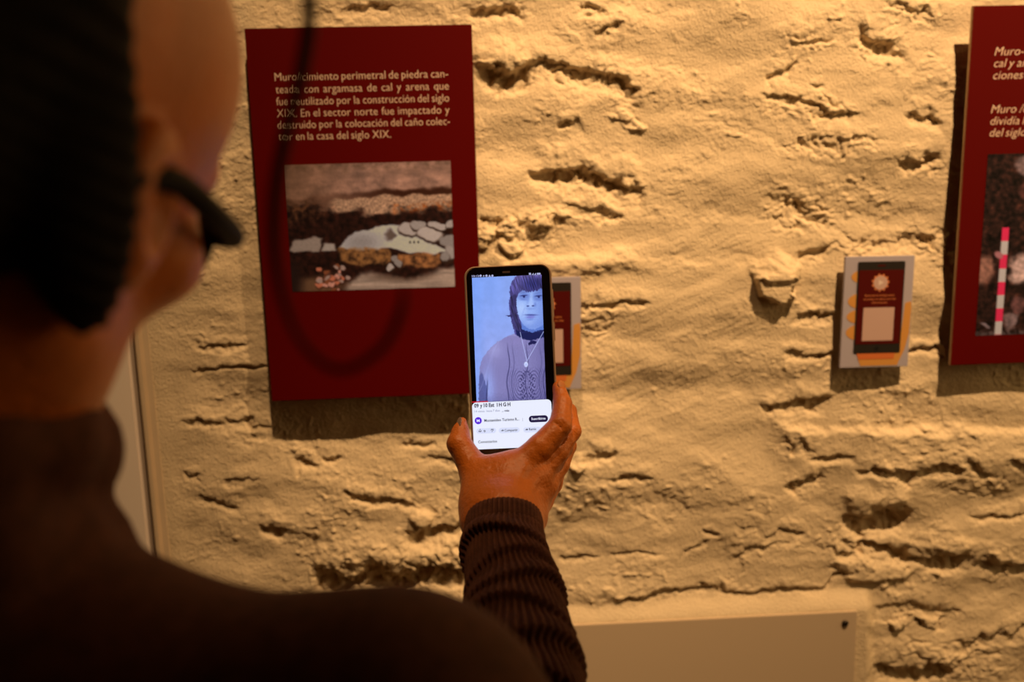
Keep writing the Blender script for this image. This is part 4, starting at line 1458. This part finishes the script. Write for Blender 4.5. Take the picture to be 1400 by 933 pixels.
# ribbed right sleeve with folds
pts = [P(a, b, d) for a, b, d, r in ARM] + [ELB * .55 + RS * .45]
rr = [r for *_, r in ARM] + [.054]
cl = np.array(smooth_path(pts, 420)); m_ = len(cl)
ts = np.linspace(0, len(pts) - 1, m_)
rad = np.interp(ts, range(len(pts)), rr)
seg = np.concatenate([[0], np.cumsum(np.linalg.norm(np.diff(cl, axis=0), axis=1))])
NT = 420
th = np.linspace(0, 2 * math.pi, NT, endpoint=False)
rows = []
ref = -F_ + U_ * .5
for i in range(m_):
    t = cl[min(i + 1, m_ - 1)] - cl[max(i - 1, 0)]; t /= np.linalg.norm(t)
    a = ref - t * (ref @ t); a /= np.linalg.norm(a)
    b = np.cross(t, a)                       # theta 0 faces the lens
    s = seg[i]
    # bunched folds, strongest on the side facing the lens
    fo = 0
    for s0, ph_, am, wd in ((.030, .35, .0050, .0075), (.060, -.2, .0036, .010), (.083, -.5, .0046, .009), (.115, .3, .0038, .011), (.150, -.3, .0045, .013), (.19, .2, .005, .014)):
        ctr = s0 + .016 * (1 - np.cos(th - ph_)) + .004 * np.sin(2 * th + s0 * 90)
        x = (s - ctr) / wd
        g_ = sstep(-2.2, -.1, x) * (1 - 1.25 * sstep(-.05, .45, x)) + .25 * sstep(.45, 2.2, x)
        fo = fo + 1.25 * am * g_ * (.06 + .94 * np.maximum(np.cos(th - ph_ * .8), 0) ** .8)
    fo = fo * sstep(.012, .024, s)
    rw = np.cos(th * 48 + 1.2 * np.sin(s * 30))
    rib = (.0004 + .0010 * sstep(0, .006, s)) * (1 - 2 * np.abs(.5 - .5 * rw) ** 1.6)
    hem = .0010 * np.exp(-((s - .0165) / .0016) ** 2) * -1
    R = rad[i] + fo + rib + hem - (.0010 if s < .016 else 0)
    if i == 0:
        R = R - .002
    el = 1.0 - .10 * np.cos(th) ** 2         # a little flat across the wrist
    rows.append(cl[i] + (np.cos(th) * R * el)[:, None] * a + (np.sin(th) * R)[:, None] * b)
# turn the rim in
rows.insert(0, cl[3] + (rows[0] - cl[0]) * .90)
rows.insert(0, cl[14] + (rows[1] - cl[0]) * .88)
rows = np.array(rows)
ii = np.arange(rows.shape[0] * NT).reshape(rows.shape[0], NT)
jj = np.roll(ii, -1, axis=1)
qs = np.stack([ii[:-1], ii[1:], jj[1:], jj[:-1]], -1).reshape(-1, 4)
npmesh('sleeve', rows.reshape(-1, 3), qs, knit_m, True, person)

# trousers and shoes (below the view)
f6 = Field(np.array([HIP[0] - .26, HIP[1] - .22, 0.02]), np.array([HIP[0] + .26, HIP[1] + .26, 1.0]), .006)
f6.ell(bp(0, 0, .90), (.172, .127, .09), BM, .02)
for s in (-1, 1):
    f6.cone(bp(s * .09, 0, .88), bp(s * .10, .01, .48), .09, .066, .03)
    f6.cone(bp(s * .10, .01, .48), bp(s * .10, -.01, .10), .066, .052, .02)
v6, q6 = f6.mesh()
npmesh('trousers', v6, q6, cloth_m, True, person)
for s in (-1, 1):
    c0 = bp(s * .105, .04, .05)
    f7 = Field(c0 - .2, c0 + .2, .004)
    f7.cone(bp(s * .10, -.03, .046), bp(s * .11, .14, .040), .046, .036, .02)
    f7.cone(bp(s * .10, -.02, .06), bp(s * .10, -.02, .10), .045, .043, .02)
    f7.half(np.array([0, 0, 0.002]), np.array([0, 0, -1.0]), .003)
    v7, q7 = f7.mesh()
    npmesh('shoe', v7, q7, hair_m, True, person)
make_child_local(person)
